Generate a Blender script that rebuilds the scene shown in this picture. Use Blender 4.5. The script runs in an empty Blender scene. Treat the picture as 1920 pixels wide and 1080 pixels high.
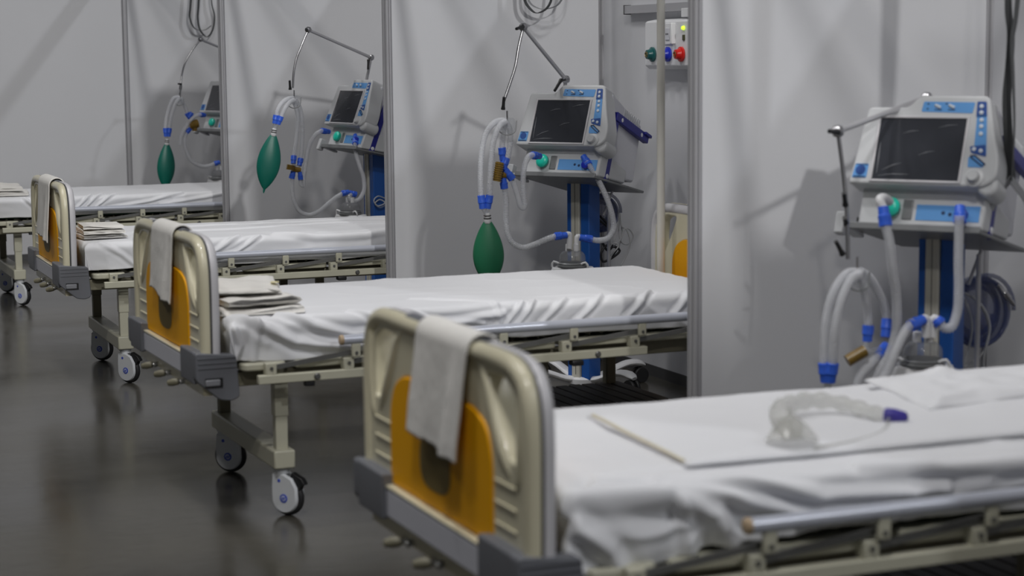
import bpy, bmesh, math, random
import numpy as np
from mathutils import Vector, Matrix
PI = math.pi
SC = bpy.context.scene
COL = SC.collection
random.seed(7)

# ------------------------------------------------------------------ camera
cam = bpy.data.cameras.new('camera')
cam.sensor_width = 36.0
cam.lens = 67.096
cam.clip_start = .05
cam.dof.use_dof = True
cam.dof.focus_distance = 9.6
cam.dof.aperture_fstop = 3.1
camo = bpy.data.objects.new('camera', cam)
COL.objects.link(camo)
r_, u_, f_, p_ = Vector((0.923735, -0.382915, -0.009506)), Vector((0.055039, 0.108132, 0.992612)), Vector((0.379058, 0.917433, -0.120961)), Vector((-2.938, -5.5359, 1.5377))
camo.matrix_world = Matrix(((r_.x, u_.x, -f_.x, p_.x), (r_.y, u_.y, -f_.y, p_.y), (r_.z, u_.z, -f_.z, p_.z), (0, 0, 0, 1)))
SC.camera = camo

# ------------------------------------------------------------------ light
SC.view_settings.view_transform = 'Standard'
SC.view_settings.look = 'None'
SC.view_settings.gamma = 1.0
SC.view_settings.use_curve_mapping = False
SC.view_settings.exposure = 0.0
wd = bpy.data.worlds.new('world'); SC.world = wd; wd.use_nodes = True
wd.node_tree.nodes['Background'].inputs[0].default_value = (.86, .92, 1.0, 1)
wd.node_tree.nodes['Background'].inputs[1].default_value = .035

def area(name, loc, target, size, power, color=(1, 1, 1)):
    L = bpy.data.lights.new(name, 'AREA'); L.shape = 'DISK'; L.size = size; L.energy = power; L.color = color
    o = bpy.data.objects.new(name, L); COL.objects.link(o)
    o.location = loc
    o.rotation_euler = (Vector(target) - Vector(loc)).to_track_quat('-Z', 'Y').to_euler()
    return o
# high bay lamps of the hall, far in front of and above the row of bays
def far_lamp(az, el, dist, size, power, color):
    t = Vector((.5, 3.0, 1.2)); a, e = math.radians(az), math.radians(el)
    area('hall_or_fill_lamp', t + Vector((-math.sin(a) * math.cos(e), -math.cos(a) * math.cos(e), math.sin(e))) * dist, t, size, power, color)
far_lamp(4, 24.5, 40, 1.3, 3500, (1, .985, .96))
far_lamp(25, 29, 40, 1.25, 1050, (1, .96, .90))
far_lamp(-27, 33, 40, 1.3, 1950, (.95, .97, 1))
for y, p in ((-1.75, 640), (1.0, 480), (3.9, 480), (7.1, 560)):
    L = bpy.data.lights.new('bay_lamp', 'SPOT'); L.energy = p; L.color = (1, .985, .97); L.spot_size = math.radians(44); L.spot_blend = .6; L.shadow_soft_size = .35
    o = bpy.data.objects.new('bay_lamp', L); COL.objects.link(o); o.location = (-2.9, y + 1.2, 9.0)
    o.rotation_euler = (Vector((-.7, y, .6)) - o.location).to_track_quat('-Z', 'Y').to_euler()
area('hall_or_fill_lamp', (-3.6, -5.6, 9.0), (-2.0, -2.4, 0), 1.0, 290, (1, .985, .97))  # added fill, brightens the near side and rail of the nearest bed
area('hall_or_fill_lamp', (-5.5, 3.5, 9.0), (-3.0, 3.5, 0), .8, 110, (1, .985, .97))  # added fill from the aisle for the footboard faces

# ------------------------------------------------------------------ materials
def lin(c):
    c = c / 255.0
    return c / 12.92 if c <= .04045 else ((c + .055) / 1.055) ** 2.4
def rgb(r, g, b): return (lin(r), lin(g), lin(b), 1)
MATS = {}
def mat(name, col, rough=.5, metal=0.0, var=.06, vscale=8.0, bump=0.0, bscale=60.0, spec=.5, coat=0.0, alpha=1.0, emit=None, trans=0.0, sss=0.0):
    m = bpy.data.materials.new(name); m.use_nodes = True
    nt = m.node_tree; N = nt.nodes; L = nt.links
    b = N['Principled BSDF']
    tc = N.new('ShaderNodeTexCoord')
    no = N.new('ShaderNodeTexNoise'); no.inputs['Scale'].default_value = vscale; no.inputs['Detail'].default_value = 4
    L.new(tc.outputs['Object'], no.inputs['Vector'])
    mx = N.new('ShaderNodeMix'); mx.data_type = 'RGBA'
    c = rgb(*col)
    mx.inputs['A'].default_value = tuple(x * (1 - var) for x in c[:3]) + (1,)
    mx.inputs['B'].default_value = tuple(min(1, x * (1 + var)) for x in c[:3]) + (1,)
    L.new(no.outputs['Fac'], mx.inputs['Factor'])
    L.new(mx.outputs['Result'], b.inputs['Base Color'])
    b.inputs['Roughness'].default_value = rough
    b.inputs['Metallic'].default_value = metal
    b.inputs['Specular IOR Level'].default_value = spec
    b.inputs['Coat Weight'].default_value = coat
    b.inputs['Alpha'].default_value = alpha
    b.inputs['Transmission Weight'].default_value = trans
    if emit:
        b.inputs['Emission Color'].default_value = rgb(*emit[0]); b.inputs['Emission Strength'].default_value = emit[1]
    if bump:
        n2 = N.new('ShaderNodeTexNoise'); n2.inputs['Scale'].default_value = bscale; n2.inputs['Detail'].default_value = 3
        L.new(tc.outputs['Object'], n2.inputs['Vector'])
        bp = N.new('ShaderNodeBump'); bp.inputs['Strength'].default_value = bump; bp.inputs['Distance'].default_value = .004
        L.new(n2.outputs['Fac'], bp.inputs['Height']); L.new(bp.outputs['Normal'], b.inputs['Normal'])
    MATS[name] = m
    return m
mat('wall_panel', (204, 205, 209), .55, var=.03, vscale=2.0, bump=.05, bscale=120)
mat('aluminium', (182, 182, 186), .4, .45, var=.05)
mat('aluminium_dark', (84, 84, 86), .45, .4)
mat('cream_plastic', (212, 206, 180), .3, var=.03, coat=.25)
mat('pale_shell', (205, 204, 208), .35, var=.03)
mat('seam_dark', (70, 70, 70), .7)
mat('amber_panel', (236, 168, 0), .5, var=.05, vscale=5, spec=.25)
mat('sticker_faded', (120, 104, 60), .6, var=.12)
mat('grey_block', (104, 106, 112), .5, var=.04, bump=.08, bscale=200)
mat('grey_band', (196, 197, 206), .42, var=.03)
mat('latch_grey', (132, 134, 140), .5)
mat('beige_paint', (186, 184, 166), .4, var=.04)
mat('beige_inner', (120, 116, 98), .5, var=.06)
mat('tube_white', (196, 200, 212), .28, .25, var=.03)
mat('bar_grey', (128, 128, 126), .35, .6)
mat('bolt', (120, 120, 118), .4, .7)
mat('caster_white', (214, 217, 221), .38, var=.03)
mat('rubber', (38, 38, 40), .55, var=.1)
mat('black_plastic', (28, 28, 30), .45)
mat('emblem_blue', (60, 84, 190), .4)
mat('shelf_dark', (58, 54, 50), .6, var=.2, vscale=14)
mat('end_cap', (172, 150, 122), .5)
mat('green_mattress', (26, 60, 50), .6)
mat('sheet', (226, 227, 231), .8, var=.02, vscale=3)
mat('towel', (228, 226, 222), .85, var=.03, vscale=10, bump=.35, bscale=220)
mat('towel_yellow', (216, 210, 190), .85, var=.05, vscale=10, bump=.3, bscale=200)
mat('stain', (214, 204, 150), .8)
mat('console', (200, 202, 205), .35, var=.03, bump=.05, bscale=300)
mat('console_side', (208, 209, 216), .38, var=.03)
mat('screen', (58, 60, 66), .16, var=.2, vscale=9, coat=.3)
mat('label_blue', (96, 156, 218), .45, var=.04)
mat('label_dark', (38, 78, 150), .45)
mat('button', (206, 214, 224), .4)
mat('mark', (30, 50, 90), .5)
mat('column_blue', (32, 88, 168), .4, var=.04)
mat('column_cream', (198, 196, 186), .42)
mat('navy', (28, 32, 132), .4)
mat('plate_grey', (128, 130, 132), .4, .3)
mat('cuff_blue', (58, 104, 222), .38, var=.05)
mat('teal', (36, 206, 180), .3)
mat('bag_teal', (14, 108, 94), .38, var=.08, vscale=12)
mat('bag_green', (38, 112, 80), .42, var=.08, vscale=12)
mat('valve_amber', (140, 112, 48), .3, var=.3, vscale=40)
mat('chrome', (172, 172, 175), .28, 1.0)
mat('strap', (70, 72, 74), .6, var=.25, vscale=20)
mat('strap_light', (150, 152, 156), .5, var=.15, vscale=20)
mat('white_plastic', (222, 223, 226), .35)
mat('offwhite_pole', (205, 203, 196), .4)
mat('cable_white', (190, 192, 194), .45)
mat('cable_black', (36, 36, 40), .5)
mat('outlet_blue', (32, 48, 176), .3)
mat('outlet_red', (202, 30, 24), .3)
mat('outlet_green', (24, 84, 84), .3)
mat('brass', (150, 128, 84), .3, .8)
mat('led', (190, 220, 40), .3, emit=((190, 225, 60), 1.2))
mat('rocker', (60, 62, 22), .4)
mat('purple', (62, 52, 150), .4)

def clear_mat(name, col, fac, rough):
    m = bpy.data.materials.new(name); m.use_nodes = True
    nt = m.node_tree; N = nt.nodes; L = nt.links
    b = N['Principled BSDF']; out = N['Material Output']
    tc = N.new('ShaderNodeTexCoord')
    no = N.new('ShaderNodeTexNoise'); no.inputs['Scale'].default_value = 30
    L.new(tc.outputs['Object'], no.inputs['Vector'])
    mr = N.new('ShaderNodeMapRange'); mr.inputs['To Min'].default_value = fac - .06; mr.inputs['To Max'].default_value = fac + .06
    L.new(no.outputs['Fac'], mr.inputs['Value'])
    b.inputs['Base Color'].default_value = rgb(*col); b.inputs['Roughness'].default_value = rough
    tr = N.new('ShaderNodeBsdfTransparent'); mx = N.new('ShaderNodeMixShader')
    L.new(mr.outputs['Result'], mx.inputs[0]); L.new(tr.outputs[0], mx.inputs[1]); L.new(b.outputs[0], mx.inputs[2])
    L.new(mx.outputs[0], out.inputs['Surface'])
    MATS[name] = m
clear_mat('hose_clear', (226, 228, 234), .55, .2)
clear_mat('clear_plastic', (190, 194, 200), .28, .1)
clear_mat('film', (170, 172, 178), .6, .3)
clear_mat('chamber_clear', (150, 152, 156), .4, .1)
clear_mat('hose_blue_clear', (70, 84, 140), .5, .2)
clear_mat('mask_clear', (196, 196, 190), .36, .2)

def floor_mat():
    m = bpy.data.materials.new('floor_concrete'); m.use_nodes = True
    nt = m.node_tree; N = nt.nodes; L = nt.links; b = N['Principled BSDF']
    tc = N.new('ShaderNodeTexCoord')
    n1 = N.new('ShaderNodeTexNoise'); n1.inputs['Scale'].default_value = .9; n1.inputs['Detail'].default_value = 6
    mp = N.new('ShaderNodeMapping'); mp.inputs['Scale'].default_value = (.5, 1.3, 1)
    L.new(tc.outputs['Object'], mp.inputs['Vector']); L.new(mp.outputs[0], n1.inputs['Vector'])
    n2 = N.new('ShaderNodeTexNoise'); n2.inputs['Scale'].default_value = 14; n2.inputs['Detail'].default_value = 8
    L.new(tc.outputs['Object'], n2.inputs['Vector'])
    cr = N.new('ShaderNodeValToRGB')
    cr.color_ramp.elements[0].position = .32; cr.color_ramp.elements[0].color = rgb(62, 60, 55)
    cr.color_ramp.elements[1].position = .7; cr.color_ramp.elements[1].color = rgb(92, 89, 82)
    L.new(n1.outputs['Fac'], cr.inputs[0])
    mx = N.new('ShaderNodeMix'); mx.data_type = 'RGBA'; mx.blend_type = 'MULTIPLY'; mx.inputs['Factor'].default_value = .35
    L.new(cr.outputs[0], mx.inputs['A']); L.new(n2.outputs['Color'], mx.inputs['B']); 
    bw = N.new('ShaderNodeRGBToBW'); L.new(n2.outputs['Color'], bw.inputs[0]); L.new(bw.outputs[0], mx.inputs['B'])
    L.new(mx.outputs['Result'], b.inputs['Base Color'])
    mr = N.new('ShaderNodeMapRange'); mr.inputs['To Min'].default_value = .04; mr.inputs['To Max'].default_value = .36
    L.new(n1.outputs['Fac'], mr.inputs['Value']); L.new(mr.outputs[0], b.inputs['Roughness'])
    bp = N.new('ShaderNodeBump'); bp.inputs['Strength'].default_value = .05; bp.inputs['Distance'].default_value = .01
    L.new(n2.outputs['Fac'], bp.inputs['Height']); L.new(bp.outputs[0], b.inputs['Normal'])
    MATS['floor'] = m
floor_mat()

# ------------------------------------------------------------------ mesh helpers
def BM(): return bmesh.new()
def obj(name, bm, m, parent=None, bevel=0, smooth=True, ang=35, label=None, segs=2):
    me = bpy.data.meshes.new(name)
    bmesh.ops.recalc_face_normals(bm, faces=bm.faces)
    bm.to_mesh(me); bm.free()
    return meshobj(name, me, m, parent, bevel, smooth, ang, label, segs)
def meshobj(name, me, m, parent=None, bevel=0, smooth=True, ang=35, label=None, segs=2):
    me.materials.append(MATS[m] if isinstance(m, str) else m)
    o = bpy.data.objects.new(name, me); COL.objects.link(o)
    if smooth:
        me.polygons.foreach_set('use_smooth', [True] * len(me.polygons))
        me.set_sharp_from_angle(angle=math.radians(ang))
    if parent: o.parent = parent
    if bevel:
        b = o.modifiers.new('bevel', 'BEVEL'); b.width = bevel; b.segments = segs; b.limit_method = 'ANGLE'; b.angle_limit = math.radians(40)
    if label: o['label'] = label
    return o
def box(bm, x0, x1, y0, y1, z0, z1, M=None):
    v = [Vector((x, y, z)) for x in (x0, x1) for y in (y0, y1) for z in (z0, z1)]
    if M: v = [M @ p for p in v]
    v = [bm.verts.new(p) for p in v]
    for f in ((0, 1, 3, 2), (4, 6, 7, 5), (0, 4, 5, 1), (2, 3, 7, 6), (0, 2, 6, 4), (1, 5, 7, 3)): bm.faces.new([v[i] for i in f])
def frame_of(d):
    d = d.normalized(); a = Vector((0, 0, 1)) if abs(d.z) < .9 else Vector((1, 0, 0))
    x = d.cross(a).normalized(); return x, d.cross(x).normalized()
def tube(bm, pts, r, seg=12, closed=False, cap=True, prof=None):
    """sweep along pts; r number or list; prof: list of (a,b) offsets instead of a circle"""
    pts = [Vector(p) for p in pts]; n = len(pts)
    if not hasattr(r, '__len__'): r = [r] * n
    t = []
    for i in range(n):
        if closed: t.append((pts[(i + 1) % n] - pts[i - 1]).normalized())
        else: t.append((pts[min(i + 1, n - 1)] - pts[max(i - 1, 0)]).normalized())
    x, y = frame_of(t[0]); rings = []
    if prof is None: prof = [(math.cos(2 * PI * k / seg), math.sin(2 * PI * k / seg)) for k in range(seg)]
    for i in range(n):
        if i:
            x = (x - t[i] * x.dot(t[i])).normalized(); y = t[i].cross(x)
        rings.append([bm.verts.new(pts[i] + (x * a + y * b) * r[i]) for a, b in prof])
    k = len(prof)
    for i in range(n if closed else n - 1):
        A, B = rings[i], rings[(i + 1) % n]
        for j in range(k): bm.faces.new((A[j], A[(j + 1) % k], B[(j + 1) % k], B[j]))
    if cap and not closed: bm.faces.new(rings[0]); bm.faces.new(rings[-1])
def cyl(bm, a, b, r, r2=None, seg=20): tube(bm, [a, b], [r, r if r2 is None else r2], seg)
def smooth_path(pts, step=.01, closed=False):
    P = [Vector(p) for p in pts]; n = len(P); out = []
    rng = range(n) if closed else range(n - 1)
    for i in rng:
        p1, p2 = P[i], P[(i + 1) % n]
        p0 = P[i - 1] if (i or closed) else p1 * 2 - p2
        p3 = P[(i + 2) % n] if (i + 2 < n or closed) else p2 * 2 - p1
        L = (p2 - p1).length; m = max(2, int(L / step))
        a = .5
        d1 = max((p1 - p0).length ** a, 1e-6); d2 = max(L ** a, 1e-6); d3 = max((p3 - p2).length ** a, 1e-6)
        m1 = ((p1 - p0) / d1 - (p2 - p0) / (d1 + d2) + (p2 - p1) / d2) * d2
        m2 = ((p2 - p1) / d2 - (p3 - p1) / (d2 + d3) + (p3 - p2) / d3) * d2
        for k in range(m):
            s = k / m
            out.append(p1 * (2 * s ** 3 - 3 * s * s + 1) + m1 * (s ** 3 - 2 * s * s + s) + p2 * (-2 * s ** 3 + 3 * s * s) + m2 * (s ** 3 - s * s))
    if not closed: out.append(P[-1])
    return out
def resample(path, step):
    out = [path[0]]; acc = 0
    for a, b in zip(path, path[1:]):
        L = (b - a).length
        while acc + L >= step:
            a = a.lerp(b, (step - acc) / L); L = (b - a).length; acc = 0; out.append(a)
        acc += L
    return out
def prism(bm, pts, axis, t0, t1, M=None):
    """extrude a 2D polygon; axis names the extrusion direction; pts are the other two coordinates in order xyz"""
    def mk(p, t):
        a, b = p
        v = {'x': (t, a, b), 'y': (a, t, b), 'z': (a, b, t)}[axis]
        v = Vector(v)
        return bm.verts.new(M @ v if M else v)
    A = [mk(p, t0) for p in pts]; B = [mk(p, t1) for p in pts]
    n = len(pts)
    bm.faces.new(A); bm.faces.new(B)
    for i in range(n): bm.faces.new((A[i], A[(i + 1) % n], B[(i + 1) % n], B[i]))
def lathe(bm, prof, o, axis, seg=24):
    o = Vector(o); axis = Vector(axis).normalized(); x, y = frame_of(axis); rings = []
    for r, h in prof: rings.append([bm.verts.new(o + axis * h + (x * math.cos(2 * PI * k / seg) + y * math.sin(2 * PI * k / seg)) * max(r, 1e-4)) for k in range(seg)])
    for A, B in zip(rings, rings[1:]):
        for j in range(seg): bm.faces.new((A[j], A[(j + 1) % seg], B[(j + 1) % seg], B[j]))
    bm.faces.new(rings[0]); bm.faces.new(rings[-1])
def plate2d(name, loops, t, bev, m, parent, M, label=None):
    """flat plate with holes: a filled 2D curve, extruded and rounded, converted to a mesh placed by M"""
    cu = bpy.data.curves.new(name, 'CURVE'); cu.dimensions = '2D'; cu.fill_mode = 'BOTH'
    cu.extrude = t / 2 - bev; cu.bevel_depth = bev; cu.bevel_resolution = 2; cu.offset = -bev
    for lp in loops:
        s = cu.splines.new('POLY'); s.points.add(len(lp) - 1); s.use_cyclic_u = True
        for p, q in zip(s.points, lp): p.co = (q[0], q[1], 0, 1)
    to = bpy.data.objects.new('tmp', cu); COL.objects.link(to)
    bpy.context.view_layer.update()
    dg = bpy.context.evaluated_depsgraph_get()
    me = bpy.data.meshes.new_from_object(to.evaluated_get(dg))
    bpy.data.objects.remove(to); bpy.data.curves.remove(cu)
    me.transform(M); me.name = name; me.materials.clear()
    return meshobj(name, me, m, parent, 0, True, 30, label)
def round_poly(pts, r, seg=5):
    out = []; n = len(pts)
    for i in range(n):
        p = Vector(pts[i]).to_2d(); a = Vector(pts[i - 1]).to_2d() - p; b = Vector(pts[(i + 1) % n]).to_2d() - p
        rr = min(r if not hasattr(r, '__len__') else r[i], a.length * .45, b.length * .45)
        A = p + a.normalized() * rr; B = p + b.normalized() * rr
        for k in range(seg + 1):
            s = k / seg
            out.append(tuple(A * (1 - s) ** 2 + p * 2 * s * (1 - s) + B * s * s))
    return out
def thing(name, label, cat, loc=(0, 0, 0), rz=0, group=None):
    o = bpy.data.objects.new(name, None); COL.objects.link(o); o.empty_display_size = .1
    o.location = loc; o.rotation_euler = (0, 0, rz)
    o['label'] = label; o['category'] = cat
    if group: o['group'] = group
    return o
def tag(o, label, cat, group=None):
    o['label'] = label; o['category'] = cat
    if group: o['group'] = group
    return o
def struct(o): o['kind'] = 'structure'; return o
def children(o): return [c for c in bpy.data.objects if c.parent == o]
def copy_tree(o, parent=None):
    c = o.copy(); COL.objects.link(c)
    if parent: c.parent = parent
    for ch in children(o): copy_tree(ch, c)
    return c
bedY = {'A': -2.2738, 'B': 0.4997, 'C': 3.3976, 'D': 6.6012}
bedX = {'A': -1.3298, 'B': -1.3027, 'C': -1.2663, 'D': -1.3004}
bedR = {'A': -0.0006, 'B': 0.0156, 'C': -0.0084, 'D': -0.0046}
W = 1.1547            # x of the wall at the heads of the beds
PX = [0, 0.0232, 0.0009, 0.0158]
PY = [0, 3.1596, 6.3044, 9.4496]
HP = 2.5

# ------------------------------------------------------------------ the hall: floor, panel walls, posts
bm = BM(); box(bm, -14, 8, -12, 16, -.1, 0); struct(obj('floor', bm, 'floor', smooth=False))
def post(name, x, y, z1=HP, r=.024, z0=0):
    """eight-sided slotted aluminium exhibition post"""
    pr = []
    for k in range(8):
        a = PI / 8 + k * PI / 4; b = a + PI / 4
        A = Vector((math.cos(a), math.sin(a))) * r; B = Vector((math.cos(b), math.sin(b))) * r
        n = ((A + B) / 2).normalized()
        for s, dpt in ((0, 0), (.3, 0), (.34, .3), (.66, .3), (.7, 0)):
            q = A.lerp(B, s) - n * (dpt * r); pr.append((q.x + x, q.y + y))
    bm = BM(); prism(bm, pr, 'z', z0, z1)
    return struct(obj(name, bm, 'aluminium', smooth=False))
n_trim = [0]
def tname():
    n_trim[0] += 1; return 'trim_%d' % n_trim[0]
def panel(name, x0, y0, x1, y1, z0=.05, z1=HP - .06, th=.008):
    a = Vector((x0, y0)); b = Vector((x1, y1)); d = (b - a).normalized(); n = Vector((-d.y, d.x)) * th / 2
    bm = BM(); prism(bm, [tuple(a + n), tuple(b + n), tuple(b - n), tuple(a - n)], 'z', z0, z1)
    return struct(obj(name, bm, 'wall_panel', smooth=False))
def rails(x0, y0, x1, y1):
    for z0, z1, m in ((0.0, .052, 'aluminium_dark'), (HP - .06, HP, 'aluminium')):
        a = Vector((x0, y0)); b = Vector((x1, y1)); d = (b - a).normalized(); a = a + d * .02; b = b - d * .02; n = Vector((-d.y, d.x)) * .013
        bm = BM(); prism(bm, [tuple(a + n), tuple(b + n), tuple(b - n), tuple(a - n)], 'z', z0, z1)
        struct(obj(tname(), bm, m, smooth=False))
names = ['wall_near', 'wall_middle', 'wall_far']
for i in range(3):
    post(tname(), PX[i], PY[i]); post(tname(), W, PY[i])
    panel(names[i], PX[i] + .02, PY[i], W - .02, PY[i]); rails(PX[i], PY[i], W, PY[i])
post(tname(), 0, -3.16); post(tname(), W, -3.16)
panel('wall_front_unseen', .02, -3.16, W - .02, -3.16); rails(0, -3.16, W, -3.16)  # unseen partition continuing the row, added to block low light into the first bay
bm = BM(); box(bm, -9, 5, -9.3, -9.2, 0, 5.4); box(bm, -9, -.9, -9.3, -9.2, 5.4, 6.3); struct(obj('wall_light_blocker', bm, 'wall_panel', smooth=False))  # unseen stepped wall, added to keep low light off the near bed sides
xs = [W, PX[3], PX[3] - 1.14, PX[3] - 2.28, PX[3] - 3.42, PX[3] - 4.56]
for i, x in enumerate(xs):
    post(tname(), x, PY[3])
    if i: panel('wall_back', xs[i] + .02, PY[3], xs[i - 1] - .02, PY[3]); rails(xs[i], PY[3], xs[i - 1], PY[3])
ys = [-3.16] + PY
for i in range(4):
    mid = (ys[i] + ys[i + 1]) / 2
    post(tname(), W, mid)
    for a, b in ((ys[i], mid), (mid, ys[i + 1])): panel('wall_right', W, a + .02, W, b - .02); rails(W, a, W, b)
# header beams tie the free ends of the partitions together; straps hang from the bay beams
HX, HY = [0] + PX, [-3.16] + PY
for i in range(4):
    for a, b in (((HX[i], HY[i]), (HX[i + 1], HY[i + 1])),):
        A = Vector(a); B = Vector(b); d = (B - A).normalized(); n = Vector((-d.y, d.x)) * .02
        A = A + d * .024; B = B - d * .024
        bm = BM(); prism(bm, [tuple(A + n), tuple(B + n), tuple(B - n), tuple(A - n)], 'z', HP - .14, HP)
        struct(obj(tname(), bm, 'aluminium', smooth=False))
for y in (-.75,):
    bm = BM(); box(bm, (-.02 if y > 0 else .3), W - .01, y - .02, y + .02, HP - .05, HP)
    struct(obj(tname(), bm, 'aluminium', smooth=False))

# ------------------------------------------------------------------ numpy noise for cloth
_rng = np.random.RandomState(3)
_G = _rng.rand(512, 512)
def vnoise(x, y):
    xi = np.floor(x).astype(int); yi = np.floor(y).astype(int); fx = x - xi; fy = y - yi
    fx = fx * fx * (3 - 2 * fx); fy = fy * fy * (3 - 2 * fy)
    g = lambda a, b: _G[a % 512, b % 512]
    return (g(xi, yi) * (1 - fx) + g(xi + 1, yi) * fx) * (1 - fy) + (g(xi, yi + 1) * (1 - fx) + g(xi + 1, yi + 1) * fx) * fy - .5
def fbm(x, y, o=4):
    s = 0; a = 1
    for k in range(o): s = s + a * vnoise(x * 2 ** k + 17 * k, y * 2 ** k + 31 * k); a *= .5
    return s
def seg_dist(x, y, pl):
    d = np.full(x.shape, 1e9)
    for (x0, y0), (x1, y1) in zip(pl, pl[1:]):
        vx, vy = x1 - x0, y1 - y0; L = vx * vx + vy * vy
        t = np.clip(((x - x0) * vx + (y - y0) * vy) / L, 0, 1)
        d = np.minimum(d, np.hypot(x - x0 - t * vx, y - y0 - t * vy))
    return d
def grid_mesh(name, P, m, parent=None, closed_v=False):
    n, k, _ = P.shape
    me = bpy.data.meshes.new(name)
    idx = np.arange(n * k).reshape(n, k)
    q = np.stack([idx[:-1, :-1], idx[1:, :-1], idx[1:, 1:], idx[:-1, 1:]], -1).reshape(-1, 4)
    me.from_pydata(P.reshape(-1, 3).tolist(), [], q.tolist())
    o = meshobj(name, me, m, parent, 0, True, 180)
    return o
def add_solid(o, t, off=-1):
    s = o.modifiers.new('thick', 'SOLIDIFY'); s.thickness = t; s.offset = off; return o

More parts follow.
